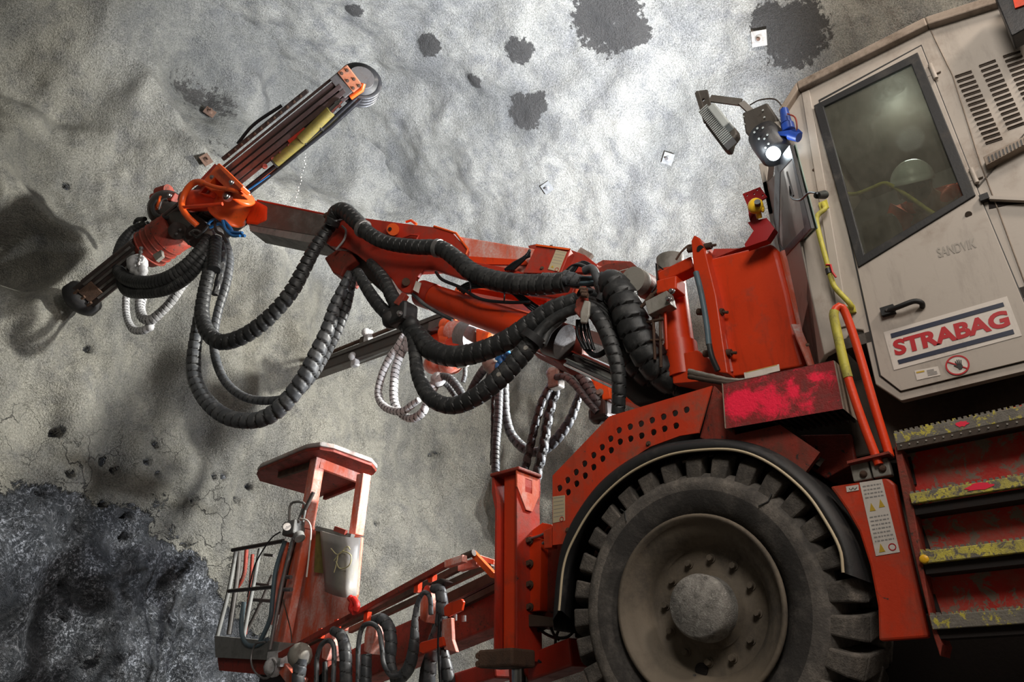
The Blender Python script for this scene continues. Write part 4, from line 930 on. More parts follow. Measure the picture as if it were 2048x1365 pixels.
# perforated bracket with the yellow scanner
RB = XP(.42)
rb = MB().plate(poly(RB, [(1485, 388), (1520, 374), (1534, 394), (1519, 403), (1500, 440), (1494, 410)]), .012, VX, [circle(RB.at(*q), VY, VZ, .007, 10) for q in ((1494, 391), (1508, 388), (1525, 391), (1514, 380))])
rb.plate(poly(XP(.415), [(1495, 445), (1533, 436), (1549, 457), (1534, 480), (1491, 495), (1489, 489), (1507, 462)]), .06, VX); rb.plate(poly(XP(.43), [(1500, 405), (1514, 440), (1502, 450), (1497, 430)]), .05, VX)
rbo = rb.build('scanner_bracket', flat('deep_red_bracket', (.30, .012, .012), .4), RIG, label='dark red bracket carrying the yellow scanner', bevel=.002)
yc = AX(1511, 412, .34); ys2 = MB().ball(yc, .052, 20, (.8, 1, 1.1)).cyl(AX(1516, 420, .36), AX(1519, 436, .40), .018).ball(AX(1524, 416, .36), .024, 12, (1, .6, 1.5)).build('scanner', M_YELO, rbo, label='yellow scanner head')
dv = (CAM - yc).normalized(); lc = yc + (AX(1516, 409, .30) - yc) * .9
MB().cyl(lc, lc - Vector((.03, 0, 0)) + VY * -.01, .020, seg=20).build('black_lens', M_BLACKM, ys2)
# ------------------------------------------------------------------ work lamps on the cab corner
LX = XP(.30)
lh = MB(); L0 = poly(LX, [(1404, 205), (1425, 207), (1472, 258), (1474, 268), (1463, 283), (1458, 300), (1448, 301), (1410, 250)])
lh.plate(L0, .07, VX); lam = lh.build('work_lamp', M_SLATE, RIG, bevel=.012, label='finned white work lamp on a steel arm')
lf = MB()
a0, a1 = LX.at(1406, 235), LX.at(1455, 300)
for k in range(22):
    p = a0.lerp(a1, k / 21); q = MB().beam(p + Vector((-.035, 0, .0)), p + Vector((-.035, 0, 0)) + (LX.at(1425, 218) - LX.at(1406, 235)) * .9, .07, .009, up=(a1 - a0)); q.build('cooling_fin', M_ALU, lam)
MB().beam(LX.at(1430, 222) - VX * .03, LX.at(1462, 262) - VX * .03, .1, .06).build('driver_box', M_ALU, lam, bevel=.01)
sk_ = MB(); sk_.plate(poly(XP(.26), [(1391, 182), (1414, 179), (1418, 197), (1426, 225), (1412, 238), (1402, 215)]), .02, VX, [circle(XP(.26).at(1406, 200), VY, VZ, .014, 10)])
sk_.beam(AX(1394, 185, .25), AX(1412, 245, .25), .02, .03); sko = sk_.build('lamp_bracket', M_SLATE, RIG, bevel=.002)
MB().beam(AX(1420, 197, .30), AX(1482, 205, .36), .012, .06, up=VZ).beam(AX(1482, 205, .36), AX(1500, 222, .40), .012, .06, up=VZ).build('perforated_arm', M_SLATE, sko)
b2 = MB(); b2.plate(poly(XP(.16), [(1484, 226), (1534, 205), (1552, 232), (1560, 262), (1525, 300), (1490, 264)]), .10, VX); b2o = b2.build('mount_box', M_SLATE, RIG, bevel=.01)
b3 = MB(); ax0, ax1 = AX(1526, 268, .12), AX(1563, 322, .12); b3.lathe(ax0, ax1 - ax0, [(-.02, .06), (0, .098), (.06, .105), ((ax1 - ax0).length * .75, .10), ((ax1 - ax0).length * .8, .085)], 28); b3o = b3.build('spot_lamp', M_BLACKM, RIG, label='dark cylindrical spot lamp, its lens lit white')
dl = (AX(1551, 330, .25) - AX(1530, 285, .25)).normalized(); lc = ax0 + (ax1 - ax0) * .72 + Vector((-.075, .0, -.05))
MB().cyl(lc, lc + Vector((-.02, -.012, -.03)), .040, seg=28).build('lens', M_LED, b3o, label='glowing white lamp lens')
for q in ((1487, 234), (1489, 249), (1515, 257), (1526, 256), (1509, 265), (1518, 278), (1529, 278), (1535, 270), (1537, 288), (1531, 296), (1526, 221), (1529, 235)):
    p = AX(q[0], q[1], .012 if q[1] > 250 else .150); MB().cyl(p, p - VX * .004, .007, seg=10).build('bolt', M_ALU, b2o)  # pale discs in place of small holes with light shining through
bp_ = MB().cyl(AX(1568, 220, .08), AX(1573, 248, .08), .026, .034, seg=14).cyl(AX(1575, 250, .08), AX(1578, 262, .08), .04, seg=14).beam(AX(1555, 272, .08), AX(1600, 266, .06), .05, .03).cyl(AX(1580, 270, .06), AX(1598, 275, .06), .03, seg=12)
bp_.build('blue_plug', M_BLUEP, RIG, label='blue electrical plug beside the spot lamp')
MB().tube(spline([AX(1500, 210, .33), AX(1520, 200, .3), AX(1550, 199, .25), AX(1568, 218, .08)], .02), .005, 6).build('cable', M_BROWN, RIG)
MB().tube(spline([AX(1575, 228, .05), AX(1590, 235, .03), AX(1594, 255, .03), AX(1592, 266, .05)], .02), .005, 6).build('cable', M_REDRUST, RIG)
# ------------------------------------------------------------------ near boom: all of it stands in one upright plane
_A = AY(480, 425, 6.95); _B = AY(1290, 590, 2.45)
_n = (_B - _A).cross(VZ); _n.z = 0; _n.normalize()
if _n.x < 0: _n = -_n
BP = Plane(_A, _n)
def bp(x, y, o=0): return BP.off(o).at(x, y)
def hose(pts, rpx, name='hose', mat=None, pitch=.055, groove=.10, gap=.0, amp=.10, seg=14, parent=None, label=None, plane=None, off=0, seed=0, inner=None, flat_=False):
    """wrapped hose bundle: pts = (px, py[, offset]) in a plane; helical plastic wrap with grooves, or open gaps that show the inner hoses"""
    plane = plane or BP; P = []
    for p in pts:
        o = p[2] if len(p) > 2 else off; P.append(plane.off(o).at(p[0], p[1]))
    step = pitch / 9; sp = spline(P, step); n = len(sp)
    ctrl = rpx if hasattr(rpx, '__len__') else [rpx] * len(P)
    # metric radius at each control point, interpolated along the curve
    rm = [px_r(P[i], ctrl[min(i, len(ctrl) - 1)]) for i in range(len(P))]
    d = [0]
    for a, b in zip(P, P[1:]): d.append(d[-1] + (b - a).length)
    L = [0]
    for a, b in zip(sp, sp[1:]): L.append(L[-1] + (b - a).length)
    rr = [float(np.interp(L[i] / max(L[-1], 1e-6) * d[-1], d, rm)) for i in range(n)]
    rnd = random.Random(seed + int(abs(P[0].x) * 999)); ph = rnd.random()
    jit = [rnd.uniform(-.12, .12) for _ in range(int(L[-1] / pitch) + 3)]
    def rf(i, a):
        s = L[i] / pitch + a / (2 * PI) + ph; k = int(s); fr = s - k; w = groove + jit[min(k, len(jit) - 1)] * .15
        if fr < gap: return .80 + .10 * (math.cos(a * 7) > 0)
        if fr < gap + max(w * .9, .13): return 1 - amp * 1.25
        q = (fr - gap) / max(1e-6, 1 - gap)
        return 1 - amp * .5 * (1 - q)
    mb = MB().tube(sp, rr, seg, True, rf)
    for fi in range((n - 1) * seg):          # the inner hoses show black in the gaps of the wrap
        i, k = divmod(fi, seg); s = (L[i] + L[i + 1]) / 2 / pitch + (k + .5) / seg + ph; fr = s - int(s)
        if fr < gap + max(groove * .9, .13): mb.mi[fi] = 1; mb.sm[fi] = False
    return mb.build(name, [mat or M_HOSE, M_INK], parent or RIG, label=label)
def cable(pts, rpx, mat=None, name='cable', off=0, plane=None, parent=None, label=None):
    plane = plane or BP; P = [plane.off(p[2] if len(p) > 2 else off).at(p[0], p[1]) for p in pts]
    sp = spline(P, .03); return MB().tube(sp, px_r(P[len(P) // 2], rpx), 8).build(name, mat or M_CABLE, parent or RIG, label=label)

TH = .34     # boom width across
# rear tube of the boom
rt = MB(); rt.plate([bp(*p, .03) for p in [(918, 472), (1062, 496), (1190, 528), (1250, 545), (1262, 600), (1150, 592), (1000, 566), (920, 545)]], TH, _n)
boom = rt.build('boom', M_ORANGE_DUSTY, RIG, bevel=.02, bseg=3, label='dusty orange rear tube of the near boom')
MB().plate([bp(*p, .015) for p in [(925, 512), (1050, 520), (1060, 530), (925, 528)]], .03, _n).build('weld_lip', M_ORANGE, boom)
# pivot ears at the boom root
MB().plate([bp(*p, .0) for p in [(1190, 540), (1213, 528), (1262, 523), (1276, 535), (1285, 575), (1262, 602), (1200, 590)]], .06, _n).build('boom_ear', M_REDRUST, RIG, bevel=.006)
MB().plate([bp(*p, .32) for p in [(1180, 535), (1205, 520), (1262, 523), (1276, 545), (1290, 580), (1262, 602), (1200, 590)]], .06, _n).build('boom_ear', M_REDRUST, RIG, bevel=.006)
# front sleeve side plates and body
Sv = [(648, 482), (652, 455), (672, 432), (735, 437), (800, 446), (865, 454), (905, 466), (936, 500), (934, 512), (925, 520), (1010, 535), (1100, 560), (1150, 575), (1140, 600), (1060, 590), (1000, 574), (920, 556), (870, 540), (845, 540), (833, 556), (829, 574), (820, 586), (808, 586), (796, 577), (782, 556), (745, 535), (712, 508), (690, 496), (660, 492)]
sv = MB(); sv.plate([bp(*p, -.02) for p in Sv], .04, _n, [circle(bp(812, 563, -.02), (bp(830, 568) - bp(812, 563)).normalized(), VZ, px_r(bp(812, 563), 5), 14)]); sv.plate([bp(*p, TH - .02) for p in Sv], .04, _n)
sl = sv.build('boom_sleeve', M_RED, RIG, bevel=.006, label='red sleeve plates at the front of the boom')
MB().plate([bp(*p, .0) for p in [(652, 460), (674, 438), (865, 460), (915, 480), (915, 512), (800, 520), (700, 495), (655, 488)]], TH - .03, _n).build('sleeve_core', M_RED, sl, bevel=.01)
# bright edge of the upper plate
MB().tube([bp(868, 453, -.02), bp(912, 467, -.02), bp(936, 499, -.02), bp(932, 510, -.02)], .012, 8).build('plate_edge', M_ORANGE_LIT, sl)
eye = MB().cyl(bp(786, 459, -.12), bp(786, 459, .02), px_r(bp(786, 459), 12), seg=28); eo = eye.build('lifting_eye', M_ORANGE_LIT, sl); MB().cyl(bp(781, 458, -.135), bp(781, 458, -.115), px_r(bp(786, 459), 9), seg=20).build('eye_face', M_REDRUST, eo); MB().cyl(bp(780, 458, -.145), bp(780, 458, -.13), .018, seg=12).build('bore', M_DARK, eo)
MB().cyl(bp(812, 564, -.06), bp(812, 564, .03), px_r(bp(812, 563), 8), seg=20).build('pin', M_RUST, sl)
MB().tube([bp(800, 478, -.05), bp(822, 470, -.05), bp(838, 472, -.05), bp(832, 482, -.05)], .012, 6).build('rib', M_RED, sl)
MB().plate([bp(*p, .02) for p in [(648, 516), (672, 500), (702, 503), (712, 520), (690, 535), (682, 552), (665, 545)]], .3, _n).build('lower_wedge', M_REDRUST, RIG, bevel=.015)
MB().plate([bp(*p, .10) for p in [(672, 505), (722, 505), (775, 545), (795, 590), (770, 590), (720, 545), (685, 550)]], .25, _n).build('guide_block', M_DKSTEEL, RIG, bevel=.02)
# telescope: box section, darker face and dry lower band
tl = MB(); tl.plate([bp(*p, .04) for p in [(505, 400), (665, 434), (670, 478), (500, 450)]], TH - .06, _n)
tel = tl.build('telescope', M_TELE, RIG, bevel=.012, label='bare brown-grey telescoping boom section')
MB().plate([bp(*p, .045) for p in [(498, 449), (668, 477), (655, 492), (640, 490), (500, 462)]], TH - .07, _n).build('lower_face', M_TELE_L, tel)
MB().tube([bp(515, 401, .05), bp(660, 431, .05)], .012, 6).build('red_edge', M_RED, tel)
MB().plate([bp(*p, .03) for p in [(494, 400), (512, 400), (535, 412), (534, 440), (512, 450), (490, 447)]], TH - .05, _n).build('sleeve_end', M_ORANGE, tel, bevel=.03)
MB().tube([bp(500, 462, .1), bp(570, 474, .1), bp(645, 493, .1)], .004, 5).build('wire', M_CABLE, RIG)
# lift cylinder under the boom
c0, c1 = bp(846, 588, .10), bp(1120, 682, .0)
cy = MB().cyl(c0, c1, px_r(c0, 25), px_r(c1, 34), 36).build('lift_cylinder', M_ORANGE, RIG, label='thick orange lift cylinder under the boom')
dd_ = (c1 - c0).normalized()
MB().cyl(c0 - dd_ * .02, c0 + dd_ * .16, px_r(c0, 27), seg=36).build('cylinder_head', M_RED, cy, bevel=.006)
MB().plate([bp(*p, -.06) for p in [(826, 580), (832, 562), (842, 566), (836, 586)]], .01, _n).build('label_plate', M_WHITE, cy)
MB().beam(bp(812, 566, .1), c0, .10, .12).build('rod_eye', M_RED, cy, bevel=.02)
MB().cyl(c1 - dd_ * .1, c1 + dd_ * .05, px_r(c1, 37), seg=32).build('gland', M_DKSTEEL, cy)
rd = MB().cyl(bp(1080, 688, .25), bp(1245, 765, .25), px_r(bp(1160, 720), 21), seg=32).build('chrome_rod', M_CHROME, RIG)
MB().cyl(bp(1075, 684, .3), bp(1240, 745, .3), .022, seg=12).build('guide_pipe', M_CABLE, rd)
MB().plate([bp(*p, .18) for p in [(1045, 660), (1120, 640), (1165, 660), (1165, 720), (1120, 725), (1050, 690)]], .3, _n).build('boom_foot', M_REDRUST, RIG, bevel=.02)
MB().beam(bp(940, 588, .35), bp(1100, 618, .35), .2, .05).build('inner_sheet', M_ORANGE_LIT, RIG)
# boxes on the boom
ib = [(1073, 490), (1141, 499), (1122, 548), (1046, 546)]
bx = MB(); P_ = [bp(*p, -.10) for p in ib]; bx.plate(P_, .26, _n); bo = bx.build('valve_cover', M_RED, RIG, bevel=.006, label='red sheet cover with a yellowed safety label')
MB().plate([p - _n * .002 for p in [bp(1073, 490, -.1), bp(1142, 499, -.1), bp(1138, 502, -.1), bp(1072, 493, -.1)]], .012, -_n).build('cover_edge', M_ORANGE_LIT, bo)
decal(bo, [bp(*p, -.104) for p in [(1112, 500), (1134, 504), (1118, 544), (1096, 539)]], -_n, rows=6, triangles=((.3, .16),), ring=True, mat=bpy.data.materials['yellowed_label'])
MB().plate([bp(*p, .0) for p in [(1141, 499), (1170, 510), (1195, 530), (1185, 545), (1130, 545)]], .2, _n).build('cover_wing', M_RED, bo, bevel=.006)
MB().plate([bp(*p, .12) for p in [(1056, 492), (1075, 488), (1078, 500), (1060, 500)]], .1, _n).build('cover_lid', M_REDRUST, bo)
MB().beam(bp(1160, 502, .2), bp(1183, 515, .2), .05, .05).build('stone_lump', M_CAPG, bo)
for q in ((1102, 494), (1084, 537)): MB().bolt(bp(q[0], q[1], -.10), -_n, .014, .012).build('bolt', M_RUST, bo)
MB().tube([bp(812, 444, .1), bp(822, 441, .1), bp(833, 449, .1)], .014, 6).build('small_hook', M_ORANGE_LIT, RIG)
MB().tube(spline([bp(672, 500, -.06), bp(688, 480, -.06), bp(692, 462, -.06), bp(684, 452, -.05)], .02), .011, 8).build('white_hose', M_HOSE_W, RIG)
# ------------------------------------------------------------------ hoses draped on the near boom
MB().beam(bp(655, 440, -.12), bp(690, 420, -.12), .16, .05).box(bp(662, 436, -.15), (.05, .05, .12)).build('hose_saddle', M_RUST, RIG, bevel=.01)
hose([(662, 452, -.14), (672, 428, -.18), (688, 422, -.2), (712, 442, -.2), (738, 468, -.2), (775, 486, -.2), (830, 494, -.2), (880, 497, -.2), (915, 520, -.2), (945, 545, -.2), (985, 560, -.2), (1030, 568, -.22), (1080, 570, -.22), (1132, 565, -.24)], [15, 17, 17, 17, 16, 15, 16, 17, 18, 20, 21, 22, 23, 22], pitch=.075, label='thick ribbed hose bundle lying along the boom')
for px, py, an in ((726, 458, .9), (876, 497, .3)):
    c = bp(px, py, -.2); t = (bp(px + 20, py + 12 * an, -.2) - c).normalized(); MB().cyl(c - t * .02, c + t * .02, px_r(c, 19), seg=20).build('hose_clamp', M_STEEL, RIG)
hose([(1128, 556, -.24), (1150, 562, -.24), (1165, 566, -.24)], [17, 16, 14], mat=M_HOSE_G, pitch=.07)
hose([(1085, 553, -.28), (1110, 556, -.28), (1135, 562, -.28)], [8, 10, 9], mat=M_HOSE_G, pitch=.06)
for k, o in enumerate((0, 5, 10, 16)): cable([(1125, 553 + o, -.25), (1160, 556 + o, -.27), (1200, 556 + o * .9, -.27), (1232, 568 + o, -.26)], 3.6, [M_TEAL, M_CABLE, M_TEAL, M_CABLE][k])
MB().tube(spline([bp(1168, 542, -.34), bp(1185, 538, -.36), bp(1195, 560, -.38), bp(1205, 585, -.36), bp(1200, 600, -.34)], .02), [.035] * 200 if False else .034, 10).build('strap', M_HOSE_G, RIG)
hose([(1205, 575, -.30), (1222, 568, -.34), (1242, 592, -.36), (1258, 630, -.36), (1278, 675, -.34), (1305, 720, -.30), (1338, 757, -.24), (1380, 772, -.16), (1420, 778, -.06)], [26, 31, 33, 35, 36, 36, 33, 28, 22], pitch=.115, amp=.12, label='thickest ribbed hose bundle plunging down to the carrier')
hose([(1168, 590, -.1), (1200, 612, -.15), (1226, 660, -.16), (1262, 715, -.14), (1310, 765, -.08), (1370, 782, 0)], [20, 22, 24, 26, 26, 22], pitch=.10)
hose([(1160, 618, -.30), (1182, 620, -.36), (1205, 650, -.38), (1222, 690, -.38), (1235, 735, -.36), (1238, 780, -.34), (1236, 828, -.3)], [14, 15, 16, 17, 16, 15, 14], pitch=.075)
hose([(715, 545, -.1), (742, 590, -.12), (768, 622, -.12), (800, 640, -.14), (832, 668, -.18), (862, 700, -.22), (905, 713, -.24), (960, 704, -.26), (1015, 680, -.28), (1060, 650, -.30), (1105, 620, -.32), (1155, 600, -.32)], [11, 13, 14, 16, 20, 22, 22, 22, 22, 22, 20, 17], pitch=.085, label='ribbed hose bundle sagging below the boom')
hose([(740, 525, -.05), (765, 555, -.1), (785, 595, -.14), (800, 622, -.14), (818, 640, -.12)], [9, 13, 15, 15, 13], pitch=.07)
hose([(796, 640, -.16), (822, 668, -.2), (830, 710, -.24), (838, 755, -.28), (862, 797, -.3), (905, 812, -.32), (955, 792, -.34), (1005, 752, -.34), (1048, 705, -.34), (1075, 672, -.34)], [11, 12, 13, 15, 17, 18, 20, 21, 21, 18], pitch=.075, label='lowest hose loop hanging from the near boom')
hose([(1066, 690, -.35), (1078, 668, -.35), (1105, 640, -.36), (1140, 622, -.36), (1165, 616, -.36)], [17, 13, 11, 11, 12], pitch=.5, amp=.04)
hose([(1085, 690, -.33), (1100, 660, -.32), (1130, 635, -.33)], [9, 8, 7], pitch=.5, amp=.03)
for q in ((1052, 697), (998, 750)):
    c = bp(q[0], q[1], -.48); MB().cyl(c, c - _n * .01, .018, seg=14).build('rivet', M_CAPG, RIG)
MB().cyl(bp(1062, 684, -.35), bp(1072, 671, -.35), .105, seg=18).build('hose_sleeve', M_BLACK, RIG)
for k in range(5):
    cable([(1150, 600 + 4 * k, -.30), (1180, 597 + 6 * k, -.33), (1210, 612 + 7 * k, -.32), (1240, 650 + 8 * k, -.28)], 5, M_HOSE)
# red hose hanger
hg = MB().plate([bp(*p, -.42) for p in [(1160, 572), (1172, 572), (1174, 600), (1168, 610), (1160, 636), (1148, 622), (1152, 600), (1162, 590)]], .05, _n); hgo = hg.build('hose_hanger', M_REDRUST, RIG, bevel=.008, label='rusty red hose hanger clamp')
for k in range(3): MB().cyl(bp(1160 + 2 * k, 578 + 6 * k, -.46), bp(1172 + 2 * k, 580 + 6 * k, -.46), .02, seg=12).build('hanger_ring', M_RUST, hgo)
MB().plate([bp(*p, -.44) for p in [(1168, 600), (1180, 602), (1178, 630), (1172, 646), (1160, 645), (1160, 625)]], .03, _n).build('strap_end', M_CAPG, hgo, bevel=.01)
# bundle clamp where the hoses cross below the lift cylinder
MB().plate([bp(*p, -.30) for p in [(804, 584), (812, 588), (798, 612), (786, 606)]], .06, _n).build('clamp_arm', M_REDRUST, RIG, bevel=.006)
cl = MB().box(bp(806, 632, -.2), (.18, .22, .20)).ball(bp(783, 640, -.2), .09, 12).ball(bp(822, 650, -.2), .08, 12); cl.build('bundle_clamp', M_BLACK, RIG, bevel=.03); MB().bolt(bp(800, 628, -.33), -_n, .02, .03).build('bolt', M_STEEL, RIG)
# loops between boom and drill head
hose([(662, 452, -.1), (648, 470, -.12), (628, 500, -.14), (607, 540, -.15), (585, 580, -.15), (555, 618, -.15), (515, 655, -.15), (475, 678, -.16), (440, 684, -.16), (415, 665, -.16), (404, 630, -.15), (408, 590, -.14), (418, 540, -.12), (426, 490, -.1), (430, 462, -.06)], [12, 13, 14, 15, 16, 16, 17, 17, 17, 16, 15, 14, 13, 12, 10], pitch=.085, gap=.0, groove=.28, amp=.16, label='upper ribbed hose loop from the boom to the drill head')
hose([(700, 545, .02), (688, 575, 0), (670, 615, 0), (655, 660, 0), (635, 705, 0), (612, 750, 0), (580, 795, 0), (545, 828, 0), (505, 842, 0), (455, 835, 0), (415, 805, 0), (392, 765, 0), (387, 725, 0), (392, 675, 0), (402, 620, 0), (415, 570, 0)], [8, 12, 14, 15, 17, 18, 18, 18, 17, 17, 16, 15, 15, 13, 12, 11], mat=M_HOSE_G, pitch=.10, groove=.22, amp=.15, label='lower ribbed hose loop, the longest below the telescope')
hose([(706, 548, .1), (700, 580, .1), (690, 620, .1), (672, 670, .1), (650, 712, .1), (625, 755, .1), (590, 790, .1), (540, 802, .1), (490, 795, .1), (452, 765, .1), (432, 720, .1), (428, 670, .1), (437, 620, .1), (452, 570, .1), (458, 520, .1), (450, 480, .05)], [8, 10, 11, 10, 10, 9, 9, 9, 9, 9, 9, 9, 9, 9, 10, 8], mat=M_HOSE_G, pitch=.07, groove=.2)
hose([(440, 470, -.02), (445, 510, -.02), (440, 550, -.02), (430, 590, -.02)], [8, 9, 8, 7], mat=M_CABLE, pitch=.16, gap=.45, label='hose bundle with open wrap showing the inner hoses')
hose([(418, 475, -.15), (398, 505, -.2), (370, 535, -.22), (335, 558, -.22), (298, 566, -.22), (262, 562, -.2), (240, 545, -.18), (236, 515, -.15), (246, 485, -.1), (265, 462, -.05), (292, 447, 0)], [11, 13, 15, 16, 15, 14, 13, 11, 11, 10, 7], pitch=.05, label='dark hose loop around the drill feed, upper strand')
hose([(424, 490, -.1), (405, 520, -.16), (375, 555, -.16), (335, 578, -.16), (295, 586, -.16), (258, 585, -.14), (243, 570, -.12), (238, 555, -.1)], [9, 11, 12, 13, 12, 11, 9, 7], pitch=.045, label='dark hose loop around the drill feed, lower strand')
hose([(252, 594, .2), (252, 620, .2), (256, 642, .2), (268, 660, .2), (290, 660, .2), (308, 642, .2)], [7, 7, 7, 8, 8, 6], mat=M_HOSE_W, pitch=.05, label='crusted white hose loop, outer strand')
hose([(283, 594, .15), (280, 615, .15), (286, 636, .15), (302, 640, .15), (325, 622, .15), (345, 600, .15), (362, 575, .15), (382, 550, .15), (398, 530, .15)], [11, 10, 10, 10, 9, 9, 9, 8, 5], mat=M_HOSE_W, pitch=.05, label='crusted white hose loop, inner strand')
MB().ball(bp(300, 655, .2), .05, 10).build('crust_lump', M_HOSE_W, RIG)
# cables looping round the boom middle
cable([(872, 545, -.1), (885, 560, -.16), (920, 575, -.18), (960, 598, -.18), (1010, 605, -.18), (1060, 605, -.16)], 3.5)
for k in range(4): cable([(915 + 4 * k, 578 + 3 * k, -.12), (940, 565 + 4 * k, -.16), (985, 560 + 5 * k, -.18), (1020, 575 + 3 * k, -.14), (1060, 603 + 5 * k, -.12), (1085, 620 + 4 * k, -.05)], 2.6)
for k in range(5): cable([(1010 + 4 * k, 540, -.05), (1030 + 5 * k, 525 - 2 * k, -.08), (1060, 512 - 3 * k, -.08)], 3, M_CABLE)
for k in range(4): cable([(1128 + 6 * k, 546, -.12), (1150 + 5 * k, 530 - k * 2, -.14), (1178 + 5 * k, 540, -.16), (1190 + 4 * k, 560, -.2)], 3, M_STEEL if k == 1 else M_CABLE)
for k in range(4): cable([(1155 + 6 * k, 640, -.3), (1155 + 8 * k, 670, -.28), (1170 + 6 * k, 700, -.26)], 3.4)
cable([(1165, 690, -.2), (1190, 712, -.24), (1215, 700, -.24), (1240, 680, -.2)], 6)
cable([(826, 588, 0), (850, 610, -.02), (880, 628, -.02), (905, 640, 0)], 4, M_HOSE_G)
for q in ((1008, 592), (940, 575), (1020, 560)): cable([(q[0], q[1] - 14, -.2), (q[0] + 1, q[1], -.24), (q[0], q[1] + 14, -.2)], 1.6, name='cable_tie')
# ------------------------------------------------------------------ drill feed, one straight beam
F0, F1_ = Vector((-1.18, 9.0, 4.93)), Vector((0.02, 5.43, 7.02))
F0 = AY(176, 588, 8.95); F1_ = AY(700, 165, 5.45); fd = (F1_ - F0).normalized(); FL = (F1_ - F0).length
vw = ((F0 + F1_) / 2 - CAM).normalized(); fs = fd.cross(vw).normalized(); fu = fs.cross(fd).normalized()   # fs: across as seen, fu: towards or away
if (fs.z) < 0: fs = -fs
if fu.dot(vw) > 0: fu = -fu                       # towards the viewer's side
def fp(s, a, b): return F0 + fd * s + fs * a + fu * b
fm = MB()
for a, wd, b in ((.10, .055, .0), (.035, .05, .03), (-.035, .06, .035), (-.10, .05, .0), (.155, .03, -.04)):
    fm.beam(fp(.05, a, b), fp(FL - .1, a, b), .08, wd, up=fs)
fm.box((0, 0, 0), (0, 0, 0)) if False else None
fdo = fm.build('drill_feed', M_FEED, RIG, bevel=.006, label='long steel drill feed rail pointing at the rock face')
MB().beam(fp(.1, 0, -.10), fp(FL - .1, 0, -.10), .14, .24, up=fs).build('feed_core', M_DKSTEEL, fdo)
for a in (.07, -.0, -.07): MB().beam(fp(.08, a, .045), fp(FL - .2, a, .045), .006, .010, up=fs).build('guide_groove', M_DARK, fdo)
for a, r, m_ in ((-.20, .028, M_CABLE), (-.245, .028, M_CABLE), (-.225, .02, M_CHROME)):
    MB().tube([fp(.9, a + .10, .0), fp(1.5, a, .0), fp(FL - .5, a, .02), fp(FL - .02, a + .03, .0)], r, 8).build('feed_hose', m_, fdo)
MB().tube([fp(1.9, -.20, .03), fp(2.3, -.215, .04), fp(2.7, -.24, .03)], .012, 8).build('blue_line', M_BLUE, fdo)
# plates at the feed top, end block, hose reel
MB().plate([fp(FL - .16, .17, .05), fp(FL + .03, .17, .05), fp(FL + .03, -.10, .08), fp(FL - .16, -.10, .08)], .06, -fu).build('end_block', M_STEEL, fdo, bevel=.01)
e2 = MB().plate([fp(FL - .04, .17, .085), fp(FL + .10, .17, .085), fp(FL + .10, -.11, .085), fp(FL - .04, -.11, .085)], .10, -fu).build('end_plate', worn('scuffed_orange_block', (.45, .16, .08), (.22, .17, .14), .5, .5, scale=9), fdo, bevel=.01)
for s_, a in ((.0, .13), (.07, .12), (.0, .03), (.07, .0), (.0, -.07), (.07, -.09)): MB().bolt(fp(FL + s_ - .005, a, .085), fu, .014, .02).build('bolt', M_RUST, e2)
ax = (fs * .35 + fu * .2 + fd * -.5)
rc_ = fp(FL + .12, -.05, -.12); rax = (fd * .55 - fs * .75 + fu * .4).normalized(); rax = (vw * -.45 + fs * .2 + fd * .2).normalized()
RR = MB()
for k in range(4): RR.lathe(rc_ - rax * (.03 + k * .055), rax, [(-.006, .21), (-.006, .255), (.006, .255), (.006, .21)], 36, False)
ro = MB().lathe(rc_, rax, [(-.24, .0), (-.24, .20), (.02, .20), (.02, .0)], 36, False).build('hose_reel', M_BLACK, fdo, label='black grooved hose reel at the feed end'); RR.build('reel_flange', M_BLACKM, ro)
MB().plate([rc_ + rax * .04 + p for p in circle(Vector((0, 0, 0)), rax.orthogonal().normalized(), rax.cross(rax.orthogonal()).normalized(), .15, 24)], .02, -rax).build('reel_face', M_STEEL, ro)
MB().tube([fp(FL - .1, -.13, .05), fp(FL + .06, -.14, .06), fp(FL + .12, -.10, .06)], .03, 8).build('reel_bracket', M_ORANGE_LIT, fdo)
# side hose tray on the upper flank
tr_ = MB().beam(fp(FL - 1.75, .22, -.02), fp(FL - .45, .22, -.02), .09, .05, up=fs); tro = tr_.build('side_tray', M_DKSTEEL, fdo, bevel=.008)
for k in range(12): MB().box(fp(FL - 1.65 + k * .1, .215, .04), (.025, .025, .025)).build('tray_link', M_RUST, tro)
MB().tube(spline([fp(FL - 1.5, .25, -.04), fp(FL - 1.2, .30, -.04), fp(FL - .8, .27, -.04)], .03), .02, 8).build('loose_hose', M_CABLE, fdo)
# yellow marked hose fittings
MB().cyl(fp(FL - 1.28, -.17, .06), fp(FL - .85, -.16, .07), .058, seg=20).build('yellow_hose_fitting', M_YELFIT, fdo); MB().cyl(fp(FL - .87, -.155, .09), fp(FL - .38, -.11, .10), .062, seg=20).build('yellow_hose_fitting', M_YELFIT, fdo)
MB().cyl(fp(FL - .38, -.11, .10), fp(FL - .2, -.09, .10), .035, .03, seg=16).cyl(fp(FL - .28, -.10, .10), fp(FL - .24, -.10, .10), .05, seg=6).build('hose_coupling', M_CHROME, fdo)
for k in range(4): MB().cyl(fp(FL - 1.42 + k * .13, -.13, .05), fp(FL - 1.40 + k * .13, -.13, .09), .03, seg=12).build('valve_nipple', M_REDRUST, fdo)
MB().beam(fp(FL - 1.0, -.10, .05), fp(FL - .75, -.10, .05), .03, .07, up=fs).build('valve_body', M_RED, fdo)
for s_ in (FL - 1.30, FL - .86, FL - .6): MB().cyl(fp(s_, -.165, .07), fp(s_ + .012, -.165, .07), .066, seg=20).build('ring', M_INK, fdo)
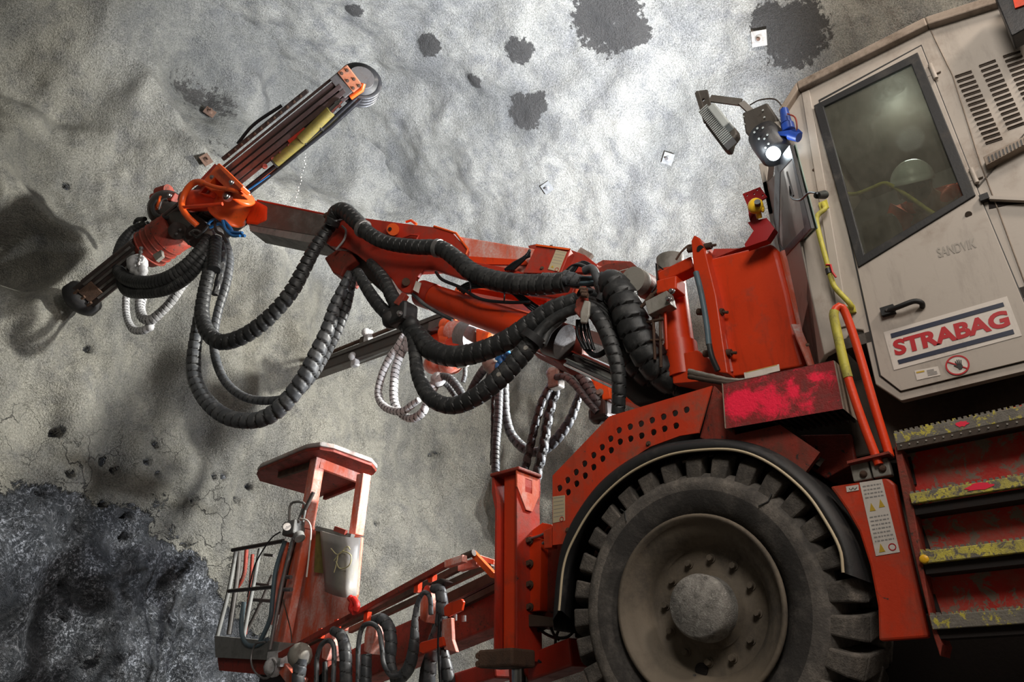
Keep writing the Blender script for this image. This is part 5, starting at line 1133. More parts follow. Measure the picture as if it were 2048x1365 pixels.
# lower tip of the feed with spike plate
tp_ = MB().beam(fp(-.05, 0, -.02), fp(.9, 0, -.02), .22, .32, up=fs); tpo = tp_.build('feed_tip', M_DKSTEEL, fdo, bevel=.015)
for a in (-.11, -.04, .04, .11): MB().beam(fp(.1, a, .10), fp(.85, a, .10), .03, .028, up=fs).build('tip_rail', M_TELE, tpo)
MB().lathe(fp(-.22, .0, -.05), fd, [(0, .19), (.05, .24), (.16, .23), (.22, .15)], 20).build('centralizer', M_BLACKM, tpo); MB().beam(fp(.0, .0, .12), fp(.2, .0, .12), .03, .18, up=fs).build('drill_guide', M_RUST, tpo)
for a in (-.1, 0, .1): MB().cyl(fp(-.12, a, .12), fp(.02, a, .14), .018, seg=8).build('spike', M_RUST, tpo)
# drill motor barrel
ba, bb_ = fp(.95, -.03, .18), fp(1.85, .02, .20)
q0, q1 = bp(298, 500, -.05), bp(352, 462, -.05)
dm = MB().lathe(q0 - (q1 - q0) * .25, q1 - q0, [(0, .14), (.02, .20), (.12, .23), (.30, .24), ((q1 - q0).length * 1.3, .25), ((q1 - q0).length * 1.35, .22)], 32).build('rotation_barrel', M_REDRUST, RIG, label='red wrapped rotation barrel of the drill head')
dq = (q1 - q0).normalized()
for k in range(4):
    c = q0 + dq * (.02 + .085 * k) * 1.0; MB().lathe(c, dq, [(-.012, .235), (0, .252), (.012, .235)], 32, False).build('barrel_band', M_REDRUST, dm)
ch = MB().tube(spline([bp(283, 495, -.3), bp(280, 515, -.3), bp(275, 535, -.28)], .02), .02, 8, rf=lambda i, a: 1 + .5 * math.sin(i * 2.2)).build('chain', M_STEEL, RIG)
MB().tube(spline([bp(262, 520, -.2), bp(268, 540, -.22), bp(285, 548, -.22), bp(285, 530, -.24)], .02), .05, 8, rf=lambda i, a: 1 + .15 * math.sin(i * 1.1)).ball(bp(275, 528, -.2), .12, 12).build('crusted_fitting', M_HOSE_W, RIG)
MB().plate([bp(*p, -.2) for p in [(305, 510), (322, 500), (324, 512), (312, 522)]], .04, _n).build('small_flap', M_CAPG, RIG)
# knuckle bodies
kb = MB(); kb.ball(bp(335, 420, 0), .24, 20, (1, .9, 1.1)).box(bp(372, 448, .0), (.34, .5, .30)).cyl(bp(345, 430, -.1), bp(400, 470, -.1), .17, seg=24)
kbo = kb.build('knuckle', M_DKSTEEL, RIG, bevel=.03, label='oily dark knuckle joint of the drill head')
MB().cyl(bp(355, 462, -.32), bp(355, 462, -.1), .10, seg=28).build('knuckle_pin', M_DKSTEEL, kbo, bevel=.006)
for k in range(4): MB().bolt(bp(355, 462, -.32) + VZ * .045 * math.sin(k * PI / 2) + _n.cross(VZ) * .045 * math.cos(k * PI / 2), -_n, .014, .014).build('bolt', M_STEEL, kbo)
kl = MB().cyl(bp(318, 388, -.05), bp(338, 382, -.05), .085, seg=20).cyl(bp(308, 398, -.1), bp(322, 395, -.1), .07, seg=20).beam(bp(325, 396, -.1), bp(352, 398, -.1), .10, .12).build('clevis', M_REDRUST, RIG, bevel=.01)
MB().bolt(bp(340, 392, -.2), -_n, .025, .03).build('bolt', M_STEEL, kl)
MB().tube(spline([bp(316, 400, -.2), bp(306, 412, -.24), bp(310, 428, -.26), bp(330, 436, -.26), bp(350, 436, -.22)], .02), .026, 10).build('hose', M_BLACK, RIG)
MB().tube(spline([bp(318, 420, -.24), bp(324, 402, -.26), bp(334, 398, -.24)], .02), .014, 8).build('hose', M_STEEL, RIG)
MB().box(bp(322, 410, -.15), (.12, .1, .2)).build('orange_block', M_ORANGE_LIT, RIG, bevel=.02)
# slide carrier under the feed (orange bracket with window), turret plate
oc = MB().plate([bp(*p, -.50) for p in [(400, 368), (436, 327), (446, 334), (483, 374), (476, 384), (420, 380)]], .16, _n, [[bp(*p, -.50) for p in [(418, 366), (429, 355), (446, 371), (441, 378)]]]).build('feed_carrier', M_ORANGE_LIT, RIG, bevel=.01, label='bright orange feed carrier bracket')
MB().plate([bp(*p, -.58) for p in [(432, 330), (438, 326), (486, 372), (480, 379)]], .12, _n).build('carrier_flange', M_ORANGE_LIT, oc, bevel=.008)
MB().beam(bp(398, 372, -.36), bp(435, 332, -.36), .03, .10).build('carrier_back', M_RED, oc)
MB().beam(bp(402, 376, -.30), bp(470, 380, -.30), .1, .12).build('carrier_core', M_REDRUST, oc, bevel=.01)
MB().plate([bp(*p, -.46) for p in [(396, 386), (410, 368), (432, 380), (422, 392)]], .05, _n, [[bp(*p, -.46) for p in [(401, 386), (411, 374), (424, 381), (418, 388)]]]).build('guard_window', M_ORANGE, oc)
MB().bolt(bp(464, 366, -.62), -_n, .022, .03).bolt(bp(424, 355, -.58), -_n, .02, .02).build('bolt', M_STEEL, oc)
tc_ = MB().cyl(bp(376, 402, -.36), bp(448, 400, -.22), .125, seg=28).build('tilt_cylinder', M_ORANGE, RIG, label='short orange tilt cylinder'); MB().cyl(bp(375, 402, -.36), bp(383, 402, -.36), .13, seg=28).build('cylinder_cap', M_REDRUST, tc_)
MB().cyl(bp(455, 394, -.50), bp(455, 394, -.42), .055, seg=24).build('pin_plate', M_REDRUST, tc_); MB().bolt(bp(455, 394, -.50), -_n, .028, .03).build('bolt', M_STEEL, tc_)
t0, t1 = bp(478, 386, -.22), bp(452, 434, -.10); td = (t1 - t0).normalized(); tL = (t1 - t0).length
MB().lathe(t0, td, [(0, 0), (0, .19), (.03, .215), (.05, .20), (tL - .05, .20), (tL - .04, .225), (tL - .01, .225), (tL, .20), (tL, 0)], 40, False).build('turret_housing', M_ORANGE_LIT, RIG, label='bright orange rounded turret housing')
MB().ball(bp(425, 425, .1), .22, 16, (1, 1.6, .8)).box(bp(455, 440, .1), (.3, .5, .22)).box(bp(405, 440, .05), (.25, .5, .2)).build('hose_manifold', M_DKSTEEL, RIG, bevel=.02)
gg = spline([bp(486, 392, -.46), bp(470, 382, -.54), bp(430, 374, -.58), bp(396, 364, -.58), bp(378, 374, -.58), bp(366, 395, -.56), bp(364, 415, -.54), bp(374, 432, -.50), bp(394, 451, -.40)], .02)
hg_ = MB().tube(gg, [px_r(gg[0], 4.2 if i < len(gg) * .42 else 6.5) for i in range(len(gg))], 12).build('tubular_guard', M_ORANGE_LIT, RIG, label='bright orange bent tubular guard'); MB().tube(spline([bp(366, 415, -.54), bp(400, 412, -.54), bp(445, 408, -.48)], .02), .02, 10).build('guard_stay', M_ORANGE, hg_)
for k, pts in enumerate(([(415, 450), (425, 440), (445, 440), (460, 455), (470, 470), (490, 472)], [(420, 455), (440, 448), (455, 462), (470, 465), (485, 466)], [(445, 442), (452, 460), (465, 472), (480, 472)])):
    cable([(a, b, -.2 - .02 * k) for a, b in pts], 3, M_BLUE, label='blue hose')
for pts in ([(383, 466), (395, 474), (408, 462), (418, 450)], [(430, 442), (432, 462), (445, 470), (455, 488)], [(365, 472), (372, 480), (378, 488)]): cable([(a, b, -.24) for a, b in pts], 3, M_HOSE)
cable([(383, 470, -.24), (378, 468, -.24), (390, 460, -.24), (400, 463, -.24)], 2.5, M_STEEL)
MB().ball(bp(430, 468, -.08), .10, 12).cyl(bp(422, 462, -.1), bp(430, 480, -.1), .08, seg=16).build('hose_flange', M_CAPG, RIG)
hose([(432, 478, -.12), (428, 540, -.14)], [12, 12.5], pitch=.05, groove=.05)
MB().tube(spline([bp(290, 438, -.05), bp(275, 440, -.02), bp(270, 450, .0)], .02), .03, 8).build('hose', M_BLACK, RIG)
hose([(300, 446, .1), (285, 462, .1), (270, 490, .1)], [7, 7, 6], pitch=.09, gap=.3)
# ------------------------------------------------------------------ water drops falling from the feed
wd = MB(); rnd = random.Random(4); 
for i in range(16):
    t = i / 15; x = 612 - 24 * t ** 1.3 + rnd.uniform(-2, 2); y = 308 + 100 * t; p = AY(x, y, 6.3); wd.ball(p, rnd.uniform(.005, .009), 6, (1, 1, 1.6))
dw_ = wd.build('water_drops', flat('water_drop', (.85, .86, .84), .1)); tag(dw_, 'thin string of white water drops falling from the drill feed', 'water', kind='stuff')
# ------------------------------------------------------------------ second boom, to the far side of the rig
B2 = XP(2.0); B3 = XP(2.5)
def b2p(x, y, o=0): return B2.off(o).at(x, y)
sb2 = MB().cyl(b2p(1222, 772), b2p(1345, 815), px_r(b2p(1260, 790), 26), px_r(b2p(1340, 810), 30), 28).build('second_boom', M_ORANGE_LIT, RIG, label='orange tube of the second boom behind the front mudguard')
MB().plate([b2p(*p, -.1) for p in [(1120, 710), (1190, 737), (1225, 757), (1222, 800), (1186, 775), (1128, 735)]], .25, VX).build('second_boom_arm', M_ORANGE_LIT, RIG, bevel=.015)
MB().plate([b2p(*p, -.2) for p in [(1101, 712), (1106, 705), (1122, 712), (1120, 732), (1103, 728)]], .2, VX).build('boom_lug', M_ORANGE, RIG, bevel=.012)
bk2 = MB().plate([b2p(*p, -.2) for p in [(1188, 752), (1215, 758), (1222, 798), (1196, 802), (1186, 775)]], .22, VX).build('boom_bracket', M_ORANGE_LIT, RIG, bevel=.012); MB().bolt(b2p(1200, 786, -.2), -VX, .03, .03).build('bolt', M_CAPG, bk2)
MB().plate([b2p(*p, -.1) for p in [(1238, 690), (1262, 712), (1290, 720), (1270, 735), (1235, 715)]], .2, VX).build('far_bracket', M_ORANGE_LIT, RIG, bevel=.01)
hose2 = lambda pts, r, **k: hose(pts, r, plane=B2, **k)
ball = MB().box(b2p(1112, 760, -.2), (.12, .14, .2)).ball(b2p(1105, 748, -.2), .07, 10); ball.build('hose_clamp', M_CAPG, RIG, bevel=.02)
MB().tube(spline([b2p(1127, 712, -.25), b2p(1124, 725, -.25), b2p(1120, 735, -.25)], .02), .012, 8, rf=lambda i, a: 1 + .5 * math.sin(i * 2.2)).build('chain', M_STEEL, RIG)
hose2([(1118, 738, -.2), (1140, 735, -.22), (1162, 752, -.22), (1180, 780, -.2), (1195, 805, -.18), (1212, 828, -.1)], [8, 11, 12, 13, 12, 8], mat=M_HOSE_G, pitch=.07)
hose2([(1112, 755, -.25), (1132, 755, -.26), (1152, 772, -.26), (1172, 798, -.24), (1195, 825, -.2)], [7, 8, 8, 8, 7], mat=M_HOSE_G, pitch=.07)
MB().box(b2p(1205, 818, -.1), (.2, .2, .25)).ball(b2p(1196, 830, -.1), .1, 10).build('hose_junction', M_DKSTEEL, RIG, bevel=.03)
hose2([(1104, 768, -.2), (1086, 800, -.2), (1076, 830, -.2), (1068, 860, -.2), (1060, 895, -.2), (1050, 940, -.2)], [9, 9, 9, 9, 9, 9], mat=M_HOSE_G, pitch=.10, gap=.25, groove=.1)
hose2([(1116, 772, -.1), (1100, 820, -.1), (1092, 860, -.1), (1086, 900, -.1), (1075, 945, -.1), (1068, 990, -.1)], [10, 11, 11, 11, 11, 11], mat=M_HOSE_G, pitch=.14, gap=.4, amp=.2, label='grey hose bundle with widely spaced wrap')
hose2([(1160, 785, .1), (1152, 810, .1), (1140, 840, .1), (1120, 870, .1), (1095, 895, .1), (1070, 905, .1), (1045, 895, .1), (1022, 868, .1), (1012, 830, .1), (1010, 790, .1), (1010, 762, .1)], [7, 9, 10, 11, 11, 10, 11, 10, 9, 9, 8], mat=M_HOSE_G, pitch=.09, gap=.15)
hose2([(1000, 740, -.1), (998, 790, -.1), (996, 840, -.1), (992, 890, -.1), (991, 945, -.1)], [9, 9, 9, 9, 9], mat=M_HOSE_G, pitch=.05)
hose2([(990, 745, .0), (988, 800, .0), (987, 860, .0), (985, 930, .0)], [7, 7, 6, 6], mat=M_CABLE, pitch=.14, gap=.4, amp=.2)
hose2([(975, 730, 0), (960, 750, 0), (945, 775, 0), (936, 795, 0)], [9, 9, 8, 8], mat=M_HOSE_G, pitch=.06)
hose2([(985, 738, .05), (975, 770, .05), (955, 800, .05), (940, 812, .05)], [8, 9, 9, 7], mat=M_HOSE_G, pitch=.06)
hose2([(882, 752, .1), (900, 758, .1), (917, 778, .1), (930, 800, .1)], [7, 9, 9, 8], mat=M_HOSE_G, pitch=.06)
hose2([(878, 760, .2), (895, 772, .2), (912, 795, .2)], [6, 6, 6], mat=M_HOSE_G, pitch=.05)
MB().ball(b2p(876, 760, .1), .10, 10).ball(b2p(865, 775, .1), .08, 8).build('crusted_clamp', M_HOSE_W, RIG)
# blue fittings where the hoses meet
bf = MB()
for q in ((1003, 722), (1015, 712), (998, 735), (1010, 740), (1020, 720)): bf.ball(b2p(q[0], q[1], -.25), .055, 10, (1, .8, 1.3))
bf.tube(spline([b2p(992, 720, -.3), b2p(1005, 706, -.3), b2p(1022, 712, -.3), b2p(1018, 728, -.3)], .02), .02, 8).build('blue_fitting', M_BLUE, RIG, label='cluster of blue hose fittings')
MB().ball(b2p(985, 728, -.2), .12, 12).ball(b2p(993, 740, -.2), .1, 12).build('crusted_joint', M_CAPG, RIG)
# third boom's drill head and feed, seen under the lift cylinder
f0, f1 = B3.at(612, 748), B3.at(905, 640)
fd3 = MB().beam(f0, f1, .2, px_r(f0, 30), up=VZ).build('far_drill_feed', M_DKSTEEL, RIG, bevel=.02, label='far drill feed rail behind the lower hoses')
MB().beam(f0 + VZ * .055 - VX * .11, f1 + VZ * .055 - VX * .11, .02, .04).build('feed_strip', M_TELE, fd3)
MB().cyl(B3.at(645, 712), B3.at(800, 650), .03, seg=10).build('drill_rod', M_RUST, fd3); MB().cyl(B3.at(715, 724), B3.at(785, 695), .03, seg=10).build('lower_rod', M_TELE_L, fd3)
for q in ((742, 676), (716, 724)): MB().box(B3.at(*q) - VX * .05, (.1, .12, .2)).ball(B3.at(q[0], q[1] - 6) - VX * .1, .07, 10).build('rod_clamp', M_HOSE_W, fd3, bevel=.02)
MB().box(B3.at(735, 682), (.15, .2, .12)).build('clamp_seat', M_BROWN, fd3)
hose([(806, 668), (796, 690), (780, 715), (766, 745), (757, 780), (760, 802), (772, 816), (790, 823), (808, 822), (822, 812), (838, 800)], [4, 6, 8, 8, 8, 8, 8, 8, 8, 8, 6], mat=M_HOSE_W, plane=B3, off=-.3, pitch=.07, groove=.16, label='white crusted hose loop of the far drill')
hose([(818, 680), (806, 700), (793, 730), (788, 765), (788, 800), (797, 822), (812, 835), (830, 836), (846, 824), (852, 808)], [8, 9, 9, 9, 9, 8, 8, 9, 9, 8], mat=M_HOSE_W, plane=B3, off=-.2, pitch=.07, groove=.16)
MB().plate(poly(XP(2.25), [(806, 660), (822, 670), (824, 708), (806, 700)]), .1, VX).build('crusted_bracket', M_HOSE_W, RIG, bevel=.02)
def b3(x, y, o=0): return B3.off(o).at(x, y)
hd3 = MB().plate([b3(*p) for p in [(838, 668), (872, 655), (888, 640), (905, 640), (905, 700), (870, 700)]], .3, VX).build('far_drill_head', M_ORANGE, RIG, bevel=.02, label='orange drill head of the far boom')
MB().beam(b3(862, 655, -.1), b3(905, 640, -.1), .1, .12).build('slide_bar', M_FEED, hd3)
MB().plate([b3(*p, -.1) for p in [(902, 636), (910, 634), (911, 662), (903, 664)]], .1, VX).build('upright', M_ORANGE_LIT, hd3)
for q0, q1, r in (((888, 650), (900, 652), .09), ((888, 667), (912, 668), .11), ((888, 678), (905, 680), .09)): MB().cyl(b3(*q0, -.25), b3(*q1, -.25), r, seg=20).build('link', M_ORANGE_LIT, hd3, bevel=.01)
MB().cyl(b3(905, 665, -.22), b3(930, 668, -.22), .16, seg=24).build('worn_collar', M_ORANGE_DUSTY, hd3); MB().cyl(b3(928, 672, -.22), b3(950, 676, -.22), .20, seg=24).build('steel_collar', M_STEEL, hd3)
MB().plate([b3(*p, -.3) for p in [(950, 655), (978, 664), (972, 685), (950, 684)]], .3, VX).build('orange_cover', M_ORANGE_LIT, hd3, bevel=.03)
MB().box(b3(915, 690, -.25), (.2, .3, .18)).build('lower_block', M_ORANGE, hd3, bevel=.03)
MB().cyl(b3(925, 652, -.2), b3(940, 650, -.2), .11, seg=20).build('ring', M_ORANGE, hd3)
MB().box(b3(852, 708, -.1), (.2, .3, .16)).build('gear_case', M_CAPG, hd3, bevel=.04); MB().box(b3(846, 690, -.1), (.2, .22, .2)).build('red_case', M_REDRUST, hd3, bevel=.04)
for q in ((872, 728), (902, 728)): MB().ball(b3(q[0], q[1], -.2), .15, 16, (1, 1.25, .9)).build('round_cover', M_ORANGE_DUSTY, hd3)
MB().cyl(b3(912, 728, -.2), b3(935, 728, -.2), .07, .04, seg=14).build('shaft', M_CAPG, hd3)
MB().ball(b3(862, 722, -.25), .07, 10).build('hook', M_HOSE_W, hd3)
hose([(930, 732), (930, 750), (926, 765)], [5, 5, 5], mat=M_HOSE_G, plane=B3, off=-.1, pitch=.05)
# far rail passing behind the chrome rod
MB().beam(B3.at(1120, 655), B3.at(1235, 690), .1, .12).build('far_rail', M_TELE, RIG); MB().beam(B3.at(920, 585), B3.at(1110, 628), .2, .14).build('far_boom_sheet', M_ORANGE_LIT, RIG)

# ------------------------------------------------------------------ jack post at the front corner
X3 = .30
pc = AX(1018, 1130, X3); zb_, zt_ = AX(1018, 1322, X3).z, AX(1018, 948, X3).z
W_ = .115; cx_, cy_ = X3 + .10, pc.y
jk = MB(); jk.box((cx_, cy_, (zb_ + zt_) / 2), (.15, .15, zt_ - zb_)); jko = jk.build('jack_post', M_ORANGE, RIG, bevel=.012, label='scuffed orange-red jack post')
fl_ = MB(); 
fl_.plate([Vector((cx_ - .10, cy_ + .16, z)) for z in ()] if False else [Vector((cx_ - .12, cy_ + .10, zb_)), Vector((cx_ - .12, cy_ + .115, zb_)), Vector((cx_ - .12, cy_ + .115, zt_ - .25)), Vector((cx_ - .12, cy_ + .15, zt_ - .12)), Vector((cx_ - .12, cy_ + .15, zt_)), Vector((cx_ - .12, cy_ + .135, zt_)), Vector((cx_ - .12, cy_ + .10, zt_ - .2))], .24, VX)
fl_.build('front_flange', M_RED, jko)
fb = MB().plate([Vector((cx_ - .12, cy_ - .075, zb_)), Vector((cx_ - .12, cy_ - .09, zb_)), Vector((cx_ - .12, cy_ - .09, zt_ - .2)), Vector((cx_ - .12, cy_ - .10, zt_ - .1)), Vector((cx_ - .12, cy_ - .10, zt_)), Vector((cx_ - .12, cy_ - .08, zt_))], .26, VX).build('rear_flange', M_RED, jko)
MB().plate([Vector((x, cy_ - .102, z)) for x, z in ((cx_ - .13, zt_), (cx_ + .12, zt_), (cx_ + .12, zt_ - .14), (cx_ + .04, zt_ - .27), (cx_ - .03, zt_ - .27), (cx_ - .13, zt_ - .12))], .012, VY, [[Vector((x, cy_ - .102, z)) for x, z in ((cx_ - .04, zt_ - .04), (cx_ + .04, zt_ - .04), (cx_ + .04, zt_ - .14), (cx_ - .04, zt_ - .14))]]).build('eye_plate', M_ORANGE_DUSTY, jko)
MB().box((cx_, cy_ + .02, zt_ + .012), (.27, .28, .028)).build('cap_plate', M_REDRUST, jko, bevel=.008)
MB().box((cx_ - .1, cy_ + .02, zb_ + .01), (.24, .30, .11)).build('foot_clamp', M_RUST, jko, bevel=.015)
for k in range(2): MB().cyl((cx_ - .22, cy_ + .17, zb_ - .02 + .05 * k), (cx_ - .05, cy_ + .17, zb_ - .02 + .05 * k), .02, seg=8).build('clamp_bolt', M_RUST, jko)
MB().cyl((cx_, cy_ - .01, zb_ - .5), (cx_, cy_ - .01, zb_ + .02), .055, seg=24).build('jack_rod', M_CHROME, jko)
gp = MB().plate(poly(XP(.42), [(1052, 1068), (1082, 1078), (1080, 1222), (1054, 1225)]), .10, VX); gpo = gp.build('mounting_plate', M_ORANGE, RIG, bevel=.006)
for y in (1082, 1128, 1170, 1215): MB().bolt(AX(1061, y, .41), -VX, .020, .035).build('bolt', M_RUST, gpo)
MB().plate(poly(XP(.50), [(1080, 1082), (1150, 1085), (1150, 1250), (1054, 1250)]), .5, VX).build('front_box', M_REDRUST, RIG, bevel=.01)
MB().plate(poly(XP(.40), [(1050, 1228), (1135, 1240), (1138, 1252), (1050, 1254)]), .3, VX).build('skid_plate', M_BROWN, RIG, bevel=.004)
MB().plate(poly(XP(.45), [(1058, 1065), (1084, 1046), (1104, 1050), (1104, 1062), (1060, 1085)]), .14, VX).build('lamp_box', M_ORANGE, RIG, bevel=.006)
MB().plate(poly(XP(.02), [(1086, 1062), (1104, 1054), (1104, 1096), (1088, 1098)]), .06, VX).build('corner_bracket', M_ORANGE, RIG, bevel=.006)
for pts in ([(1062, 1078), (1080, 1072), (1092, 1066)], [(1085, 1088), (1096, 1080), (1102, 1078)]): cable(pts, 3, M_STEEL, plane=XP(.40))
for pts in ([(1055, 1258), (1080, 1262), (1100, 1250), (1115, 1240)], [(1068, 1255), (1060, 1285), (1066, 1312), (1082, 1325), (1105, 1325), (1140, 1318)], [(1100, 1252), (1112, 1275), (1135, 1275), (1148, 1262)], [(1122, 1250), (1112, 1275), (1110, 1300)], [(1070, 1250), (1090, 1268), (1118, 1280)]):
    cable(pts, 3, M_CABLE, plane=XP(.5))
sl2 = MB(); sl2.beam(AX(1040, 1352, .7), AX(1165, 1305, .5), .2, .17); sl2.build('outrigger_beam', M_RED, RIG, bevel=.015)
MB().beam(AX(905, 1372, .9), AX(1010, 1340, .8), .2, .12).build('outrigger_foot_beam', M_RED, RIG, bevel=.015)

# ------------------------------------------------------------------ basket boom with its hose rack
X1 = 1.25
def x1(px, py, o=0): return AX(px, py, X1 + o)
mbm = MB().plate([x1(*p) for p in [(590, 1400), (640, 1345), (700, 1300), (770, 1262), (870, 1218), (1010, 1150), (1010, 1245), (900, 1290), (800, 1330), (700, 1372), (660, 1400)]], .3, VX).build('basket_boom', M_REDRUST, RIG, bevel=.02, label='dark red boom carrying the work basket')
MB().beam(x1(880, 1232, -.03), x1(1005, 1170, -.03), .06, .05).build('boom_edge', M_BROWN, mbm)
rk_ = MB()
for i, (a, b, h, o, m_) in enumerate((((560, 1312), (893, 1130), .05, -.35, M_REDRUST), ((600, 1296), (924, 1134), .055, -.15, M_BROWN), ((700, 1262), (985, 1128), .055, .15, M_BROWN), ((850, 1222), (1000, 1150), .10, .05, M_BROWN))):
    MB().beam(x1(*a, o), x1(*b, o), .05, h).build('rack_rail', m_, RIG, bevel=.004)
MB().beam(x1(893, 1130, -.35), x1(930, 1118, -.35), .06, .06).build('rail_end', M_ORANGE_DUSTY, RIG, bevel=.005); MB().beam(x1(920, 1136, -.2), x1(957, 1126, -.2), .06, .07).build('rail_end', M_ORANGE_DUSTY, RIG, bevel=.005)
MB().beam(x1(945, 1106, -.25), x1(988, 1152, -.25), .05, .05).build('cross_brace', M_ORANGE_LIT, RIG, bevel=.004); MB().beam(x1(957, 1115, -.15), x1(990, 1126, -.15), .05, .04).build('cross_brace', M_ORANGE_DUSTY, RIG, bevel=.004)
MB().cyl(x1(926, 1115, -.3), x1(948, 1106, -.3), .03, seg=8).build('brace_pin', M_BROWN, RIG)
MB().beam(x1(862, 1150, -.3), x1(862, 1160, -.3), .1, .05).build('rail_clip', M_ORANGE, RIG)
for q in ((675, 1250), (735, 1235), (836, 1176), (865, 1155), (643, 1268)): MB().box(x1(q[0], q[1], -.32), (.05, .05, .09)).build('rail_clip', M_ORANGE, RIG)
MB().beam(x1(905, 1208, 0), x1(1000, 1160, 0), .03, .02).build('tray_edge', M_CABLE, RIG)
# saddle shells carrying the hose loops
for (cx0, cy0, w_, h_) in ((654, 1292, 15, 28), (740, 1275, 18, 32), (851, 1208, 16, 36)):
    P = x1(cx0, cy0, -.25); rw, rh = px_r(P, w_), px_r(P, h_)
    MB().plate([P + VY * (-math.cos(a) * rw) + VZ * (math.sin(a) * rh) for a in [PI * k / 10 for k in range(11)]] + [P + VY * rw * .9 - VZ * rh * .8, P - VY * rw * .2 - VZ * rh * 1.0], .16, VX).build('hose_saddle', M_ORANGE_DUSTY, RIG, bevel=.012)
def rh_(pts, r, mat=None, pitch=.09, o=-.42, **k): return hose(pts, r, mat=mat or M_HOSE_G, plane=XP(X1), off=o, pitch=pitch, groove=.12, amp=.08, **k)
rh_([(592, 1400), (596, 1365), (600, 1335), (604, 1318)], [13, 13, 14, 11])
MB().ball(x1(600, 1312, -.4), .12, 12).build('hose_clamp', M_CAPG, RIG)
rh_([(632, 1400), (633, 1350), (634, 1318), (642, 1292), (656, 1282), (667, 1292), (668, 1330), (664, 1400)], [5] * 8, o=-.5, pitch=.2)
rh_([(648, 1400), (650, 1350), (650, 1325)], [6, 6, 5], mat=M_HOSE, o=-.4)
rh_([(692, 1400), (692, 1345), (690, 1300), (682, 1272), (666, 1262)], [12, 13, 13, 11, 9], label='grey hose hanging from the rack, nearest the basket')
rh_([(716, 1400), (716, 1340), (717, 1290), (725, 1256), (742, 1248), (758, 1262), (764, 1300), (768, 1330), (782, 1352), (800, 1352)], [5] * 10, o=-.52, pitch=.2)
rh_([(732, 1400), (732, 1350), (733, 1310)], [11, 12, 11], o=-.36)
rh_([(748, 1240), (765, 1240), (778, 1258), (782, 1290), (780, 1320), (788, 1345)], [9, 12, 13, 13, 12, 8], label='grey hose bundle bending over the middle saddle')
rh_([(788, 1360), (806, 1352), (820, 1330), (828, 1290), (830, 1240), (836, 1205), (848, 1186), (860, 1196), (862, 1230)], [12, 13, 13, 11, 7, 5, 5, 5, 5], o=-.46)
rh_([(866, 1178), (880, 1182), (884, 1215), (880, 1250), (868, 1280), (862, 1320), (856, 1400)], [9, 12, 13, 12, 12, 13, 13], o=-.44, label='grey hose bundle over the upper saddle')
rh_([(872, 1250), (866, 1290), (850, 1340), (846, 1400)], [8, 9, 10, 11], mat=M_HOSE, o=-.36)
rh_([(884, 1290), (890, 1320), (898, 1360), (900, 1400)], [10, 12, 13, 13], o=-.5)
rh_([(880, 1230), (878, 1300), (884, 1400)], [4, 4, 4], mat=M_CABLE, o=-.56, pitch=.5)
MB().plate([x1(*p, -.45) for p in [(862, 1165), (880, 1157), (892, 1164), (880, 1172), (864, 1176)]], .1, VX).build('dark_saddle', M_DKSTEEL, RIG, bevel=.01)
og = MB().plate([x1(*p, -.55) for p in [(887, 1216), (892, 1210), (922, 1198), (926, 1204), (922, 1222), (896, 1234), (888, 1232)]], .03, VX).build('bent_bracket', M_ORANGE, RIG, bevel=.006)
MB().plate([x1(*p, -.54) for p in [(884, 1240), (902, 1236), (904, 1280), (912, 1305), (888, 1300), (883, 1275)]], .04, VX).build('bracket_tail', M_ORANGE_DUSTY, og, bevel=.006); MB().plate([x1(*p, -.57) for p in [(838, 1290), (842, 1285), (884, 1274), (888, 1292), (846, 1308), (838, 1304)]], .03, VX).build('bracket_arm', M_ORANGE, og, bevel=.006)
for q in ((910, 1230), (928, 1232)): MB().cyl(x1(q[0], q[1], -.4), x1(q[0], q[1] + 12, -.4), .018, seg=8).build('bracket_bolt', M_STEEL, og)
_rr = MB().tube(spline([x1(700, 1196, -.45), x1(706, 1205, -.45), x1(702, 1218, -.45), x1(709, 1225, -.45)], .02), .03, 8).tube(spline([x1(706, 1198, -.45), x1(714, 1210, -.45), x1(711, 1222, -.45)], .02), .03, 8)
tag(_rr.build('red_rope', M_REDROPE), 'bright red rope hanging beside the back panel of the work basket', 'rope')


# ------------------------------------------------------------------ work basket with canopy
KP = XP(1.55); 
def kx(px, py, o=0): return AX(px, py, 1.55 + o)
fbx = MB().plate([kx(*p, -.5) for p in [(428, 1272), (560, 1285), (550, 1322), (430, 1316)]], .9, VX).build('work_basket', M_TELE_L, RIG, bevel=.01, label='railed work basket with orange canopy')
MB().plate([kx(*p, -.45) for p in [(434, 1316), (549, 1322), (543, 1352), (437, 1342)]], .7, VX).build('basket_skirt', M_REDRUST, fbx, bevel=.01)
# back panel
MB().plate([kx(*p, -.30) for p in [(600, 1062), (626, 1056), (722, 1075), (712, 1190), (690, 1262), (560, 1300), (548, 1285), (570, 1190)]], .04, VX).build('back_panel', M_ORANGE_DUSTY, fbx, bevel=.008)
MB().plate([kx(*p, -.36) for p in [(545, 1290), (568, 1185), (590, 1085), (610, 1075), (582, 1200), (566, 1300)]], .10, VX).build('side_post', M_ORANGE_DUSTY, fbx, bevel=.008)
# canopy posts
def kbeam(a, b, o, w=.13, h=.13, m_=M_ORANGE_DUSTY, nm='canopy_post'): return MB().beam(kx(*a, o), kx(*b, o), w, h, up=VX).build(nm, m_, fbx, bevel=.01)
kbeam((637, 912), (612, 1060), -.38); kbeam((612, 1060), (560, 1325), -.38, .12, .10); kbeam((728, 950), (712, 1072), -.1, .12, .12)
kbeam((597, 1085), (560, 1230), -.30, .1, .16, M_BROWN, 'inner_post')
